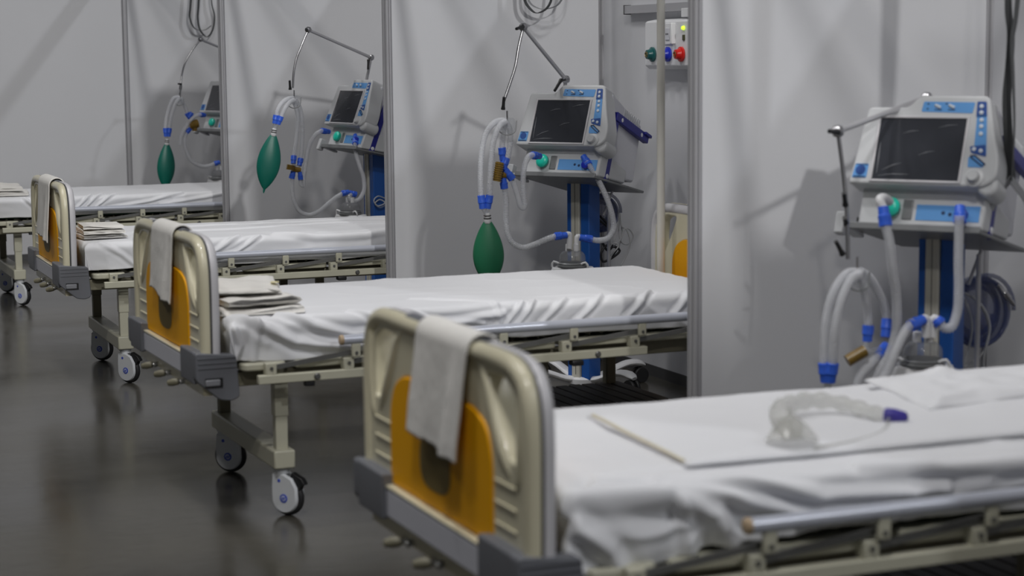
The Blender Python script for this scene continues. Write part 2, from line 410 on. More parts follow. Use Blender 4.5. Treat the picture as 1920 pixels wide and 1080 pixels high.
# ------------------------------------------------------------------ hospital bed
BW = .985   # distance between the two guard rails
ZB = [.43, .955]
def make_bed():
    T = thing('hospital_bed', '', 'hospital bed', (0, 0, 0), 0, 'hospital beds in a row along the bays')
    def board(x0, sgn, name):
        """x0: centre plane of the board; sgn -1 = foot board (outer face to -x)"""
        M = Matrix(((0, 0, 1, x0), (1, 0, 0, 0), (0, 1, 0, 0), (0, 0, 0, 1)))
        yc = .515; H = .47
        def sy(p): return [(yc + (yc - a), b) for a, b in reversed(p)]
        half = [(.045, .44), (.045, .60), (.045, .80), (.052, .86), (.075, .90), (.12, .925), (.20, .932), (.35, .932)]
        outer = half + sy(half)
        hole = round_poly([(.095, .89), (.15, .915), (.235, .912), (.205, .86), (.165, .805), (.125, .755), (.088, .75), (.083, .82)], .012)
        slot = round_poly([(.27, .91), (.76, .91), (.76, .88), (.27, .88)], .012)
        window = round_poly([(.21, .565), (.21, .74), (.235, .80), (.30, .825), (.40, .832), (.63, .832), (.73, .825), (.79, .80), (.82, .74), (.82, .565)], [.01, .05, .05, .05, .05, .05, .05, .05, .05, .01])
        B = plate2d(name, [outer, hole, sy(hole), window], .05, .006, 'cream_plastic', T, M)
        # rounded rim: front shell, seam, rear shell
        hp = [(.03, .58), (.028, .70), (.028, .82), (.036, .875), (.062, .918), (.11, .938), (.18, .943), (.30, .943), (.515, .943)]
        path2 = hp + [(2 * yc - a, b) for a, b in reversed(hp[:-1])]
        for dx, rr, mm, nm in ((sgn * .014, .0205, 'cream_plastic', 'front_rim'), (-sgn * .012, .0195, 'pale_shell', 'rear_rim')):
            bm = BM(); tube(bm, smooth_path([(x0 + dx, a, b) for a, b in path2], .02), rr, 14)
            obj(nm, bm, mm, B)
        bm = BM(); tube(bm, smooth_path([(x0 + sgn * .003, a, b) for a, b in path2], .02), .0188, 12); obj('rim_seam', bm, 'seam_dark', B)
        # inner tubes that run from the top rail down beside the hand holes and taper out
        for f in (lambda a: a, lambda a: 2 * yc - a):
            pp = [(.275, .925, .010), (.245, .90, .013), (.222, .865, .014), (.19, .815, .015), (.155, .765, .015), (.115, .72, .011), (.10, .70, .005)]
            pth = smooth_path([(x0 + sgn * (.012 + q[2] * .5), f(q[0]), q[1]) for q in pp], .012)
            rr = np.interp(np.linspace(0, 1, len(pth)), np.linspace(0, 1, 7), [q[2] for q in pp])
            bm = BM(); tube(bm, pth, list(rr), 12); obj('inner_rib', bm, 'cream_plastic', B)
            pth = smooth_path([(x0 + sgn * .02, f(a), b) for a, b in ((.062, .90), (.058, .84), (.062, .77), (.078, .71), (.088, .695))], .012)
            rr = np.interp(np.linspace(0, 1, len(pth)), [0, .5, .85, 1], [.012, .015, .012, .004])
            bm = BM(); tube(bm, pth, list(rr), 12); obj('outer_rib', bm, 'cream_plastic', B)
        bm = BM()
        for z in (.612, .655, .698):
            for f in (lambda a: a, lambda a: 2 * yc - a):
                a, b = sorted((f(.085), f(.195))); box(bm, x0 + sgn * .024, x0 + sgn * .0285, a, b, z, z + .006)
        obj('ridge', bm, 'cream_plastic', B, .0015)
        bm = BM(); tube(bm, [(x0 + sgn * .004, y, .943) for y in (.30, .515, .735)], .0262, 16); obj('grip', bm, 'grey_block', B, label='dark grey grip sleeve')
        inner = [(a, b) for a, b in window]
        Pn = plate2d('panel', [[(yc + (a - yc) * 1.02, b) for a, b in inner]], .060, .003, 'amber_panel', B, M, 'amber yellow inset panel')
        st = [(.53 + .095 * math.copysign(abs(math.cos(t)) ** .7, math.cos(t)), .665 + .06 * math.copysign(abs(math.sin(t)) ** .7, math.sin(t))) for t in np.linspace(0, 2 * PI, 32, endpoint=False)]
        M2 = Matrix.Translation((sgn * .0305, 0, 0)) @ M
        plate2d('sticker', [st], .002, .0005, 'sticker_faded', Pn, M2, 'faded oval sticker')
        bm = BM(); xa, xb = sorted((x0 + sgn * .046, x0 - sgn * .02))
        box(bm, xa, xb, .21, .82, .487, .556); obj('band', bm, 'grey_band', B, .006)
        bm = BM(); xa, xb = sorted((x0 + sgn * .047, x0 + sgn * .01)); box(bm, xa, xb, .212, .818, .555, .563); obj('lip', bm, 'cream_plastic', B, .003)
        for s in (0, 1):
            def fy(a): return a if s == 0 else 2 * yc - a
            pr = [(.058, .590), (-.078, .576), (-.088, .436), (-.06, .424), (-.02, .430), (.058, .498)]
            pr = [(x0 + sgn * a, b) for a, b in pr]
            bm = BM(); a, b = sorted((fy(.004), fy(.21)))
            # block is hollowed on the inner side of the board so the frame passes
            prism(bm, round_poly(pr, .012), 'y', *sorted((fy(.004), fy(.05))))
            pr2 = [(x0 + sgn * q, z) for q, z in ((.058, .590), (-.03, .583), (-.03, .50), (.058, .48))]
            prism(bm, round_poly(pr2, .008), 'y', *sorted((fy(.04), fy(.215))))
            K = obj('corner_block', bm, 'grey_block', B, .004)
            bm = BM()
            for z in (.568, .552, .536): box(bm, *sorted((x0 - sgn * .075, x0 + sgn * .05)), *sorted((fy(.001), fy(.006))), z, z + .0035)
            obj('corner_ridge', bm, 'grey_block', K)
            bm = BM(); box(bm, *sorted((x0 - sgn * .022, x0 + sgn * .028)), *sorted((fy(-.004), fy(.01))), .478, .500)
            obj('latch', bm, 'latch_grey', K, .004)
            bm = BM(); box(bm, *sorted((x0 - sgn * .03, x0 + sgn * .028)), *sorted((fy(.0), fy(.006))), .474, .504)
            obj('latch_recess', bm, 'black_plastic', K)
        return B
    board(-.195, -1, 'footboard')
    hb = board(1.96, 1, 'headboard'); hb.location.z = -.03
    # frame
    bm = BM()
    for y in (.09, BW - .09 - .04):
        box(bm, -.13, 1.80, y, y + .04, .455, .505)
    for x in (-.12, .30, .9, 1.35, 1.76): box(bm, x, x + .04, .12, BW - .12, .46, .50)
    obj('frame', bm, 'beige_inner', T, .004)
    secs = [(-.09, .062), (.09, .60), (.63, 1.05), (1.08, 1.79)]
    for a, b in secs:
        bm = BM(); prism(bm, round_poly([(a, .03), (b, .03), (b, BW - .03), (a, BW - .03)], .03), 'z', .512, .538)
        n = int((b - a) / .05)
        for k in range(n): box(bm, a + .03 + k * .05, a + .045 + k * .05, .12, BW - .12, .536, .548)
        obj('platform_section', bm, 'beige_paint', T, .008)
    # folded side guards
    for s in (0, 1):
        def fy(a): return a if s == 0 else BW - a
        def ybox(bm, x0, x1, a, b, z0, z1): box(bm, x0, x1, *sorted((fy(a), fy(b))), z0, z1)
        bm = BM(); ybox(bm, -.045, 1.39, -.002, .024, .471, .501)
        R = obj('side_guard', bm, 'beige_paint', T, .003)
        bm = BM(); tube(bm, [(.245, fy(.0), .601), (.9, fy(.0), .600), (1.68, fy(.0), .598)], .0165, 18); obj('handrail', bm, 'tube_white', R)
        for x in (.237, 1.682):
            bm = BM(); lathe(bm, [(.008, -.003), (.0155, 0), (.0172, .004), (.0172, .011), (.0155, .012)], (x, fy(0), .601), (1, 0, 0)); obj('end_cap', bm, 'end_cap', R)
        for k in range(6):
            x = k * .2686
            bm = BM(); ybox(bm, x - .019, x + .019, .002, .038, .499, .540)
            bm2 = BM(); cyl(bm2, (x, fy(-.004), .5225), (x, fy(.01), .5225), .0055, seg=10)
            K = obj('bracket', bm, 'beige_paint', R, .004); obj('bracket_bolt', bm2, 'bolt', R)
            u = x + .292
            bm = BM(); ybox(bm, u - .016, u + .016, -.010, .004, .540, .588); obj('clamp', bm, 'beige_paint', R, .005)
            bm = BM(); cyl(bm, (u, fy(-.014), .556), (u, fy(.0), .556), .0055, seg=10); obj('clamp_bolt', bm, 'bolt', R)
            bm = BM(); y_ = fy(.012); tube(bm, [(x, fy(.016), .5215), (u, fy(.012), .557)], 1, prof=[(-.004, -.008), (.004, -.008), (.004, .008), (-.004, .008)]); obj('strut', bm, 'bar_grey', R)
        for x in (.1546, 1.1915):
            bm = BM(); lathe(bm, [(.009, 0), (.011, .003), (.011, .007), (.008, .01)], (x, fy(.0), .486), (0, -1 if s == 0 else 1, 0), 14); obj('guard_bolt', bm, 'bolt', R)
        bm = BM(); ybox(bm, .115, .15, .004, .03, .452, .470); obj('release_knob', bm, 'black_plastic', R, .004)
        bm = BM(); ybox(bm, 1.09, 1.135, -.01, .03, .450, .470); obj('release_knob', bm, 'black_plastic', R, .005)
    # trestles
    for x in (.035, 1.635):
        X = obj_cross(T, x, .165 if x < 1 else .135)
        for y in (.10, BW - .10 - .05):
            bm = BM(); box(bm, x + .001, x + .049, y, y + .045, .34, .46); box(bm, x + .004, x + .046, y + .003, y + .042, .18, .36)
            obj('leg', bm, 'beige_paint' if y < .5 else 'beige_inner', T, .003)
    # casters
    for x, y, a in ((.062, .118, -52), (.062, BW - .12, -40), (1.66, .118, 60), (1.66, BW - .12, 95)): caster(T, x, y, math.radians(a))
    # crank handles under the footboard
    for y in (.30, .50, .70):
        bm = BM(); tube(bm, smooth_path([(-.10, y, .455), (-.22, y, .452), (-.235, y, .448)], .02), .008, 10); tube(bm, [(-.225, y, .452), (-.225, y + .06, .442)], .007, 10)
        H = obj('crank', bm, 'bar_grey', T)
        bm = BM(); lathe(bm, [(.008, 0), (.012, .006), (.013, .025), (.010, .042), (.004, .046)], (-.225, y + .055, .443), (-.6, .5, -.15), 14); obj('crank_knob', bm, 'beige_inner', H)
    # slatted shelf between the head legs
    bm = BM()
    for k in range(12): box(bm, 1.02 + k * .058, 1.02 + k * .058 + .048, .10, BW - .115, .206, .217)
    for y in (.11, .45, BW - .17): box(bm, 1.02, 1.71, y, y + .03, .199, .207)
    obj('shelf', bm, 'shelf_dark', T, .002)
    for y in (.13, BW - .17):
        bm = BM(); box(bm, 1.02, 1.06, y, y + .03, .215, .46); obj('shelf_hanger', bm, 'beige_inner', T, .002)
    return T
def obj_cross(T, x, z):
    bm = BM(); box(bm, x - .012, x + .062, .075, BW - .075, z, z + .063)
    return obj('crossbar', bm, 'beige_paint', T, .006)
def caster(T, x, y, a):
    """swivel caster: two white side shells around a black tyre, brake tab behind"""
    M = Matrix.Translation((x, y, 0)) @ Matrix.Rotation(a, 4, 'Z')
    def V(*p): return M @ Vector(p)
    n = (M.to_3x3() @ Vector((0, 1, 0)))
    bm = BM(); cyl(bm, V(0, 0, .142), V(0, 0, .166), .026, .026); cyl(bm, V(0, 0, .156), V(0, 0, .160), .031)
    C = obj('caster', bm, 'caster_white', T, .002)
    bm = BM(); lathe(bm, [(.045, -.012), (.058, -.012), (.0622, -.006), (.0625, 0), (.0622, .006), (.058, .012), (.045, .012)], V(.022, 0, .0625), n, 32)
    obj('tyre', bm, 'rubber', C)
    for s in (-1, 1):
        pl = [(.022 + .052 * math.cos(t), .0625 + .052 * math.sin(t)) for t in np.linspace(-PI * .95, .05 * PI, 22)]
        pl += [(.072, .10), (.052, .132), (.02, .146), (-.026, .146), (-.030, .10)]
        bm = BM()
        A = [V(p[0], s * .0135, p[1]) for p in pl]; B = [V(.022 + (p[0] - .022) * .93, s * .026, .07 + (p[1] - .07) * .95) for p in pl]
        A = [bm.verts.new(q) for q in A]; B = [bm.verts.new(q) for q in B]
        bm.faces.new(A); bm.faces.new(B); k = len(pl)
        for i in range(k): bm.faces.new((A[i], A[(i + 1) % k], B[(i + 1) % k], B[i]))
        obj('cover', bm, 'caster_white', C, .002)
        bm = BM(); lathe(bm, [(.004, -.001), (.015, 0), (.015, .0016), (.013, .0018)], V(.022, s * .0262, .0625), n * s, 20)
        for k in range(3):
            pass
        obj('emblem', bm, 'emblem_blue', C)
        bm = BM(); lathe(bm, [(.001, 0), (.0095, 0), (.0095, .0012), (.008, .0014)], V(.022, s * .0276, .0625), n * s, 16); obj('emblem_ring', bm, 'caster_white', C)
        bm = BM()
        for j in (-1, 0, 1): 
            tube(bm, [V(.022 + j * .005 - .002, s * .0293, .0565), V(.022 + j * .005 + .003, s * .0293, .0685)], .0016, 6)
        obj('emblem_stroke', bm, 'emblem_blue', C)
        bm = BM(); lathe(bm, [(.001, 0), (.006, 0), (.006, .0012), (.004, .0014)], V(.004, s * .0258, .122), n * s, 14); obj('cover_dot', bm, 'emblem_blue', C)
    bm = BM()
    pr = [(.045, .150), (.085, .132), (.098, .112), (.082, .106), (.075, .088), (.06, .10), (.035, .128)]
    A = [bm.verts.new(V(p[0], -.012, p[1])) for p in pr]; B = [bm.verts.new(V(p[0], .012, p[1])) for p in pr]
    bm.faces.new(A); bm.faces.new(B)
    for i in range(len(pr)): bm.faces.new((A[i], A[(i + 1) % len(pr)], B[(i + 1) % len(pr)], B[i]))
    obj('brake_pedal', bm, 'black_plastic', C, .002)

bed = make_bed()
beds = {'B': bed}
for k in 'ACD': beds[k] = copy_tree(bed)
bed_labels = {'A': 'nearest hospital bed, blurred in the foreground, towel over its amber and cream footboard',
              'B': 'second hospital bed from the camera, with its yellow headboard showing beside the post',
              'C': 'third hospital bed from the camera, with the small square towel stack at its foot',
              'D': 'farthest hospital bed, standing against the back wall and cut off by the left edge'}
for k, o in beds.items():
    o.location = (bedX[k], bedY[k], 0); o.rotation_euler.z = bedR[k]; o['label'] = bed_labels[k]

# ------------------------------------------------------------------ mattress and bed sheet
MX0, MX1, MY0, MY1, MZ0, MZ1 = -.125, 1.82, .045, .935, .550, .680
def in_bed(k, p):
    c, s = math.cos(bedR[k]), math.sin(bedR[k])
    return (p[0] * c - p[1] * s + bedX[k], p[0] * s + p[1] * c + bedY[k], p[2])
def make_sheet(k, seed, feats, label, amp_side=.010, amp_top=.0035, hem=None):
    D = .108; a = (MX1 - MX0) / 2; b = (MY1 - MY0) / 2; cx = (MX0 + MX1) / 2; cy = (MY0 + MY1) / 2
    ns, nt = 420, 250
    s = np.linspace(-a - D, a + D, ns)[:, None] * np.ones((1, nt)); t = np.ones((ns, 1)) * np.linspace(-b - D, b + D, nt)[None, :]
    def fold(q, h, r=.035):
        e = np.abs(q) - (h - r); th = np.clip(e / r, 0, PI / 2)
        hor = np.where(e < 0, np.abs(q), (h - r) + r * np.sin(th)); dz = np.where(e < 0, 0, r * (1 - np.cos(th))) + np.maximum(0, e - r * PI / 2)
        hor = hor - .20 * np.maximum(0, dz - .02)
        return np.sign(q) * hor, dz
    hx, dx = fold(s, a); hy, dy = fold(t, b)
    dz = np.maximum(dx, dy)
    # hem height wobble
    hemw = 1 + .10 * fbm(s * 2.2 + seed, t * 0 + seed) + .0 * s
    if hem: hemw = hemw + hem(s + cx, t + cy)
    crown = .004 * np.clip(1 - (np.abs(s) / a) ** 6, 0, 1) * np.clip(1 - (np.abs(t) / b) ** 4, 0, 1)
    P = np.stack([hx + cx, hy + cy, MZ1 - dz * hemw + crown], -1)
    # wrinkles along the surface normal
    gs = np.gradient(P, axis=0); gt = np.gradient(P, axis=1); N = np.cross(gs, gt); ln = np.linalg.norm(N, axis=-1, keepdims=True)
    N = np.where(ln > 1e-9, N / np.maximum(ln, 1e-9), np.array([0, 0, 1.]))
    side = np.clip((np.maximum(np.abs(s) - a, np.abs(t) - b) + .045) / .08, 0, 1)
    X = s + cx; Y = t + cy
    wx = X + .25 * fbm(X * 1.7 + seed, Y * 2.1, 2); wy = Y + .2 * fbm(X * 1.9 - seed, Y * 1.7, 2)
    rid = (1 - 2.2 * np.abs(fbm(wx * 3.2 + wy * 4 + seed * 3, wy * 6.5 - wx * 1.5, 3)))
    rid2 = (1 - 2.4 * np.abs(fbm(wx * 2.0 - wy * 2 + seed * 7, wy * 3.5 + wx, 3)))
    h = side * amp_side * (np.clip(rid, 0, 1) ** 1.6 * 1.3 - .3 + 1.0 * fbm(X * 3.5 + seed, Y * 3.5, 3))
    h = h + (1 - side) * amp_top * (1.2 * np.clip(rid2, 0, 1) ** 3 + 1.5 * fbm(X * 2.2 + seed, Y * 2.6, 4))
    h = h + side * .004
    for pl, am, w in feats:
        dd = seg_dist(X, Y, pl); h = h + am * (np.exp(-(dd / w) ** 2) - .45 * np.exp(-((dd - 1.9 * w) / (.9 * w)) ** 2))
    P = P + N * h[..., None]
    o = grid_mesh('bed_sheet', P, 'sheet')
    add_solid(o, .0025, -1)
    o.location = (bedX[k], bedY[k], 0); o.rotation_euler.z = bedR[k]
    tag(o, label, 'bed sheet', 'white sheets on the beds')
    return o
y0 = MY0
FB = [  # folds of bed B: swooping drapes at the foot, a seam and puckers further on
    ([(-.12, y0 + .06), (-.02, y0 + .0), (.10, y0 - .055), (.30, y0 - .085), (.52, y0 - .07)], .016, .013),
    ([(.05, y0 + .05), (.16, y0 - .01), (.30, y0 - .05), (.55, y0 - .045), (.85, y0 - .02)], .012, .011),
    ([(.30, y0 + .05), (.38, y0 - .005), (.55, y0 - .02), (.78, y0 - .05)], .010, .009),
    ([(.46, y0 + .04), (.56, y0 - .01), (.66, y0 - .055)], .007, .007),
    ([(.60, y0 + .25), (.76, y0 + .14), (.83, y0 + .03), (.835, y0 - .09)], .006, .010),
    ([(.93, y0 + .02), (.86, y0 - .06)], .009, .008), ([(.98, y0 + .03), (.90, y0 - .07)], .008, .008),
    ([(1.10, y0 + .03), (1.0, y0 - .06)], .008, .010), ([(1.24, y0 + .03), (1.13, y0 - .07)], .009, .010),
    ([(1.45, y0 + .05), (1.33, y0 - .06)], .011, .009), ([(1.62, y0 + .04), (1.52, y0 - .06)], .010, .010),
    ([(-.11, y0 - .01), (-.09, y0 - .06), (-.11, y0 - .11)], .012, .010), ([(-.03, y0 + .01), (-.045, y0 - .10)], .009, .012)]
FA = [([(-.12, y0 + .02), (-.03, y0 + .02), (.10, y0 + .01), (.20, y0 - .04), (.24, y0 - .12)], .020, .020),
      ([(-.02, y0 + .10), (.14, y0 + .03), (.26, y0 - .02), (.42, y0 - .07), (.62, y0 - .09)], .016, .014),
      ([(.10, y0 + .06), (.26, y0 + .02), (.44, y0 - .03), (.75, y0 - .045)], .014, .012),
      ([(-.11, y0 - .03), (-.04, y0 - .07), (.0, y0 - .125)], .016, .016), ([(.12, y0 - .02), (.15, y0 - .12)], .010, .014),
      ([(.55, y0 + .03), (.75, y0 + .0), (1.1, y0 - .01)], .008, .014),
      ([(.0, y0 + .16), (.4, y0 + .155), (.95, y0 + .11), (1.5, y0 + .12)], .0035, .008)]
FC = [([(-.05, y0 + .02), (.05, y0 - .04), (.12, y0 - .1)], .006, .010), ([(.62, y0 + .03), (.5, y0 - .04), (.40, y0 - .08)], .010, .010),
      ([(.80, y0 + .05), (1.0, y0 + .0), (1.25, y0 + .0), (1.55, y0 + .05)], .009, .016), ([(.72, y0 + .02), (.6, y0 - .05), (.45, y0 - .09)], .010, .008),
      ([(.2, y0 + .45), (.7, y0 + .40), (1.2, y0 + .46), (1.7, y0 + .40)], .007, .014), ([(.3, y0 + .62), (.9, y0 + .68), (1.6, y0 + .60)], .006, .012),
      ([(1.3, y0 + .32), (1.55, y0 + .26), (1.8, y0 + .30)], .006, .010)]
FD = [([(.52, y0 + .03), (.42, y0 - .06)], .011, .008), ([(.60, y0 + .05), (.47, y0 - .06)], .011, .008), ([(.68, y0 + .04), (.52, y0 - .07)], .011, .008),
      ([(1.1, y0 + .02), (.9, y0 - .03), (.62, y0 - .07)], .009, .009), ([(1.5, y0 + .02), (1.25, y0 - .02), (.95, y0 - .055)], .009, .010),
      ([(.1, y0 + .02), (.16, y0 - .04), (.25, y0 - .06)], .010, .010)]
make_sheet('A', 1.3, FA, 'white sheet on the nearest bed, draping loosely under the clear breathing mask', .012, .003, lambda X, Y: .28 * np.exp(-((X + .02) / .14) ** 2) * (Y < .1))
make_sheet('B', 4.7, FB, 'white sheet on the second bed, with swooping folds beside the untidy towel pile', .009, .003, lambda X, Y: .12 * np.exp(-((X - .05) / .25) ** 2) * (Y < .1))
make_sheet('C', 8.9, FC, 'white sheet on the third bed, flat tucked side under the square towel stack', .005, .004)
make_sheet('D', 12.1, FD, 'white sheet on the farthest bed by the back wall, diagonal puckers over the rail', .005, .003)
for k, ds in (('A', 'nearest'), ('B', 'second'), ('C', 'third'), ('D', 'farthest')):
    bm = BM(); prism(bm, round_poly([(MX0 + .05, MY0 + .055), (MX1 - .05, MY0 + .055), (MX1 - .05, MY1 - .055), (MX0 + .05, MY1 - .055)], .05), 'z', .549, MZ1 - .014)
    o = obj('mattress', bm, 'green_mattress', None, .012); o.location = (bedX[k], bedY[k], 0); o.rotation_euler.z = bedR[k]
    tag(o, 'dark green mattress under the white sheet of the %s bed from the camera' % ds, 'mattress', 'mattresses under the sheets')

# ------------------------------------------------------------------ towels and folded linen
def folded(name, w, d, layers, th, m, seed, wob=.004, loose=1.0):
    """zigzag-folded cloth: w across the fold (x), d along it (y), open edges visible"""
    path = []; z = th / 2; g = th * 1.06
    for i in range(layers):
        wl = w * (1 - .05 * ((i * 37) % 3) * loose)
        a, b = (-w / 2, -w / 2 + wl) if i % 2 == 0 else (-w / 2 + wl, -w / 2)
        n = 14
        for j in range(n + 1): path.append((a + (b - a) * j / n, z + .12 * th * math.sin(j * 1.1 + seed + i)))
        if i < layers - 1:
            sg = 1 if b > a else -1
            for q in (.25, .5, .75): path.append((b + sg * g * .5 * math.sin(PI * q), z + g * (1 - math.cos(PI * q)) / 2))
        z += g
    path = np.array(path)
    n = len(path); tng = np.gradient(path, axis=0); tng /= np.linalg.norm(tng, axis=1, keepdims=True) + 1e-9
    nr = np.stack([-tng[:, 1], tng[:, 0]], 1)
    lo = path - nr * th * .49; hi = path + nr * th * .49
    ring = np.concatenate([lo, hi[::-1]]); k = len(ring); nd = 22
    P = np.zeros((nd, k + 1, 3))
    for j in range(nd):
        yy = -d / 2 + d * j / (nd - 1)
        rr = np.concatenate([ring, ring[:1]])
        P[j, :, 0] = rr[:, 0]; P[j, :, 2] = rr[:, 1]
        P[j, :, 1] = yy + .012 * loose * np.sin(rr[:, 1] * 260 + seed) * (1 if abs(yy) > d * .45 else 0)
    P[..., 2] += wob * (fbm(P[..., 0] * 9 + seed, P[..., 1] * 9, 3)) * np.clip(P[..., 2] / (z + 1e-6), .1, 1) * 2
    P[..., 2] = np.maximum(P[..., 2], 0.0)
    P[..., 0] += wob * 1.5 * fbm(P[..., 1] * 8 + seed, P[..., 2] * 40, 2)
    o = grid_mesh(name, P, m)
    bmx = bmesh.new(); bmx.from_mesh(o.data); bmesh.ops.remove_doubles(bmx, verts=bmx.verts, dist=1e-6)
    bmesh.ops.holes_fill(bmx, edges=bmx.edges, sides=0); bmesh.ops.recalc_face_normals(bmx, faces=bmx.faces); bmx.to_mesh(o.data); bmx.free()
    o.data.set_sharp_from_angle(angle=math.radians(60))
    return o, z
ZT = MZ1 + .008
def put(o, k, x, y, z, rz):
    p = in_bed(k, (x, y, z)); o.location = p; o.rotation_euler.z = math.radians(rz) + bedR[k]
# bed C: neat square stack of three
z = ZT
for i, (w, d, l, t, lab) in enumerate(((.20, .26, 2, .0080, 'bottom one of three folded white towels on the third bed'), (.19, .25, 2, .0085, 'middle one of three folded white towels on the third bed'), (.185, .24, 2, .007, 'top one of three folded white towels on the third bed, ragged edge'))):
    o, h = folded('folded_towel', w, d, l, t, 'towel', 2.0 + i * 1.7); put(o, 'C', -.01 + .004 * i, .32, z, 3 - 3 * i); tag(o, lab, 'towel', 'folded towels at the feet of the beds'); z += h + .002
# bed B: looser pile
z = ZT
for i, (w, d, l, t, x, y, rz, lab) in enumerate(((.28, .34, 2, .008, .03, .30, -8, 'lowest folded white towel in the untidy pile on the second bed'),
        (.25, .36, 2, .010, .01, .33, 5, 'middle folded white towel in the untidy pile on the second bed'),
        (.24, .36, 2, .009, .015, .42, -12, 'top folded white towel with a yellow mark in the pile on the second bed'))):
    o, h = folded('folded_towel', w, d, l, t, 'towel', 5.0 + i * 2.1, .009, 1.6); put(o, 'B', x, y, z, rz); tag(o, lab, 'towel', 'folded towels at the feet of the beds'); z += h + .003
    top = o
bm = BM(); lathe(bm, [(.004, 0), (.016, .0005), (.014, .002), (.004, .0022)], (.115, -.07, h + .003), (0, 0, 1), 14); obj('yellow_mark', bm, 'stain', top, label='pale yellow mark')
# bed D
z = ZT
for i, (w, d, l, t, lab) in enumerate(((.40, .26, 2, .011, 'lower folded white towel on the farthest bed at the left edge'), (.36, .24, 2, .016, 'upper folded white towel on the farthest bed, rounded top'))):
    o, h = folded('folded_towel', w, d, l, t, 'towel', 9.0 + i * 1.3, .006, 1.3); put(o, 'D', -.05 - .03 * i, .30, z, -6 + 4 * i); tag(o, lab, 'towel', 'folded towels at the feet of the beds'); z += h + .002

def flat_cloth(name, pts, m, seed, zoff, amp, th, k, label, cat, group=None):
    """a thin folded sheet lying on the bed: pts = four corners (bed coordinates), two thicknesses"""
    n, q = 60, 40
    u = np.linspace(0, 1, n)[:, None]; v = np.linspace(0, 1, q)[None, :]
    c = [np.array(p) for p in pts]
    X = (1 - u) * (1 - v) * c[0][0] + u * (1 - v) * c[1][0] + u * v * c[2][0] + (1 - u) * v * c[3][0]
    Y = (1 - u) * (1 - v) * c[0][1] + u * (1 - v) * c[1][1] + u * v * c[2][1] + (1 - u) * v * c[3][1]
    X = X + .012 * fbm(u * 5 + seed + v * 0, v * 4 + u * 0, 3); Y = Y + .012 * fbm(u * 5 - seed, v * 5 + seed, 3)
    e = np.minimum(np.minimum(u, 1 - u) * n / 3, np.minimum(v, 1 - v) * q / 3); e = np.clip(e, 0, 1)
    Z = zoff + th * .2 + th * .8 * np.sqrt(e) + amp * (np.clip(1 - 2.2 * np.abs(fbm(X * 4 + seed, Y * 5, 3)), 0, 1) ** 2) * e + .6 * amp * fbm(X * 3, Y * 3 + seed, 3) * e
    o = grid_mesh(name, np.stack([X, Y, Z], -1), m)
    add_solid(o, .003, -1); o.location = (bedX[k], bedY[k], 0); o.rotation_euler.z = bedR[k]
    tag(o, label, cat, group); return o
flat_cloth('folded_cloth', [(.20, .17), (1.70, .125), (1.70, .74), (.24, .76)], 'sheet', 3.1, ZT + .003, .004, .014, 'A', 'flat white folded cloth with yellowed edge spread over the middle of the nearest bed', 'cloth')
flat_cloth('folded_cloth', [(.96, .42), (1.75, .50), (1.75, .86), (1.05, .84)], 'sheet', 6.4, ZT + .019, .022, .006, 'A', 'rumpled white cloth on the nearest bed below the ventilator at the right edge', 'cloth')
bm = BM(); P = [(.203, .20), (.215, .35), (.225, .50), (.24, .66), (.245, .74)]
tube(bm, smooth_path([in_bed('A', (a, b, ZT + .011)) for a, b in P], .02), 1, prof=[(-.002, -.003), (.004, -.003), (.004, .003), (-.002, .003)])
c = [o for o in bpy.data.objects if o.name == 'folded_cloth'][0]
e = obj('fold_edge', bm, 'towel_yellow'); e.parent = c; e.matrix_parent_inverse = Matrix.LocRotScale(c.location, c.rotation_euler, None).inverted(); e['label'] = 'yellowed folded edge'

def hung_towel(k, ya, yb, xs, label, drop, skew, seed, tip):
    """towel over the footboard top: ya..yb at the rail, hangs outside by drop, tip = extra length at the near edge"""
    n, q = 40, 90
    u = np.linspace(0, 1, n)[:, None] * np.ones((1, q)); v = np.ones((n, 1)) * np.linspace(0, 1, q)[None, :]
    back = .13; R = .034; arc = PI * R; Lf = drop + tip * (1 - u) ** 1.3 + .006 * fbm(u * 11 + seed, u * 0, 3); tot = back + arc + Lf
    l = v * tot
    xc = -.1975; zc = .941
    th = np.clip((l - back) / R, 0, PI)
    down_b = np.clip(back - l, 0, None); down_f = np.clip(l - back - arc, 0, None)
    X = xc + R * np.cos(th); Z = zc + R * np.sin(th) - down_b - down_f
    k_ = np.clip(down_f * 5, 0, 1)
    Y = ya + (yb - ya) * u + skew * down_f
    X = X - .06 * down_f - .004 - .014 * np.exp(-((u - .20) / .07) ** 2) * k_ - .004 * np.sin(u * 7 + seed) * k_
    X = X + .002 * fbm(u * 5 + seed, v * 7, 3)
    o = grid_mesh('hanging_towel', np.stack([X, Y, Z], -1), 'towel'); add_solid(o, .005, 1)
    o.location = (bedX[k], bedY[k], 0); o.rotation_euler.z = bedR[k]
    return tag(o, label, 'towel', 'white towels hung over the footboards')
hung_towel('A', .30, .60, 0, 'white towel hanging over the footboard of the nearest bed', .215, .12, 1.0, .015)
hung_towel('B', .34, .64, 0, 'white towel with ragged hem hanging over the footboard of the second bed', .20, .06, 5.0, .03)
hung_towel('C', .30, .64, 0, 'white towel hanging long over the footboard of the third bed', .25, .04, 9.0, .02)

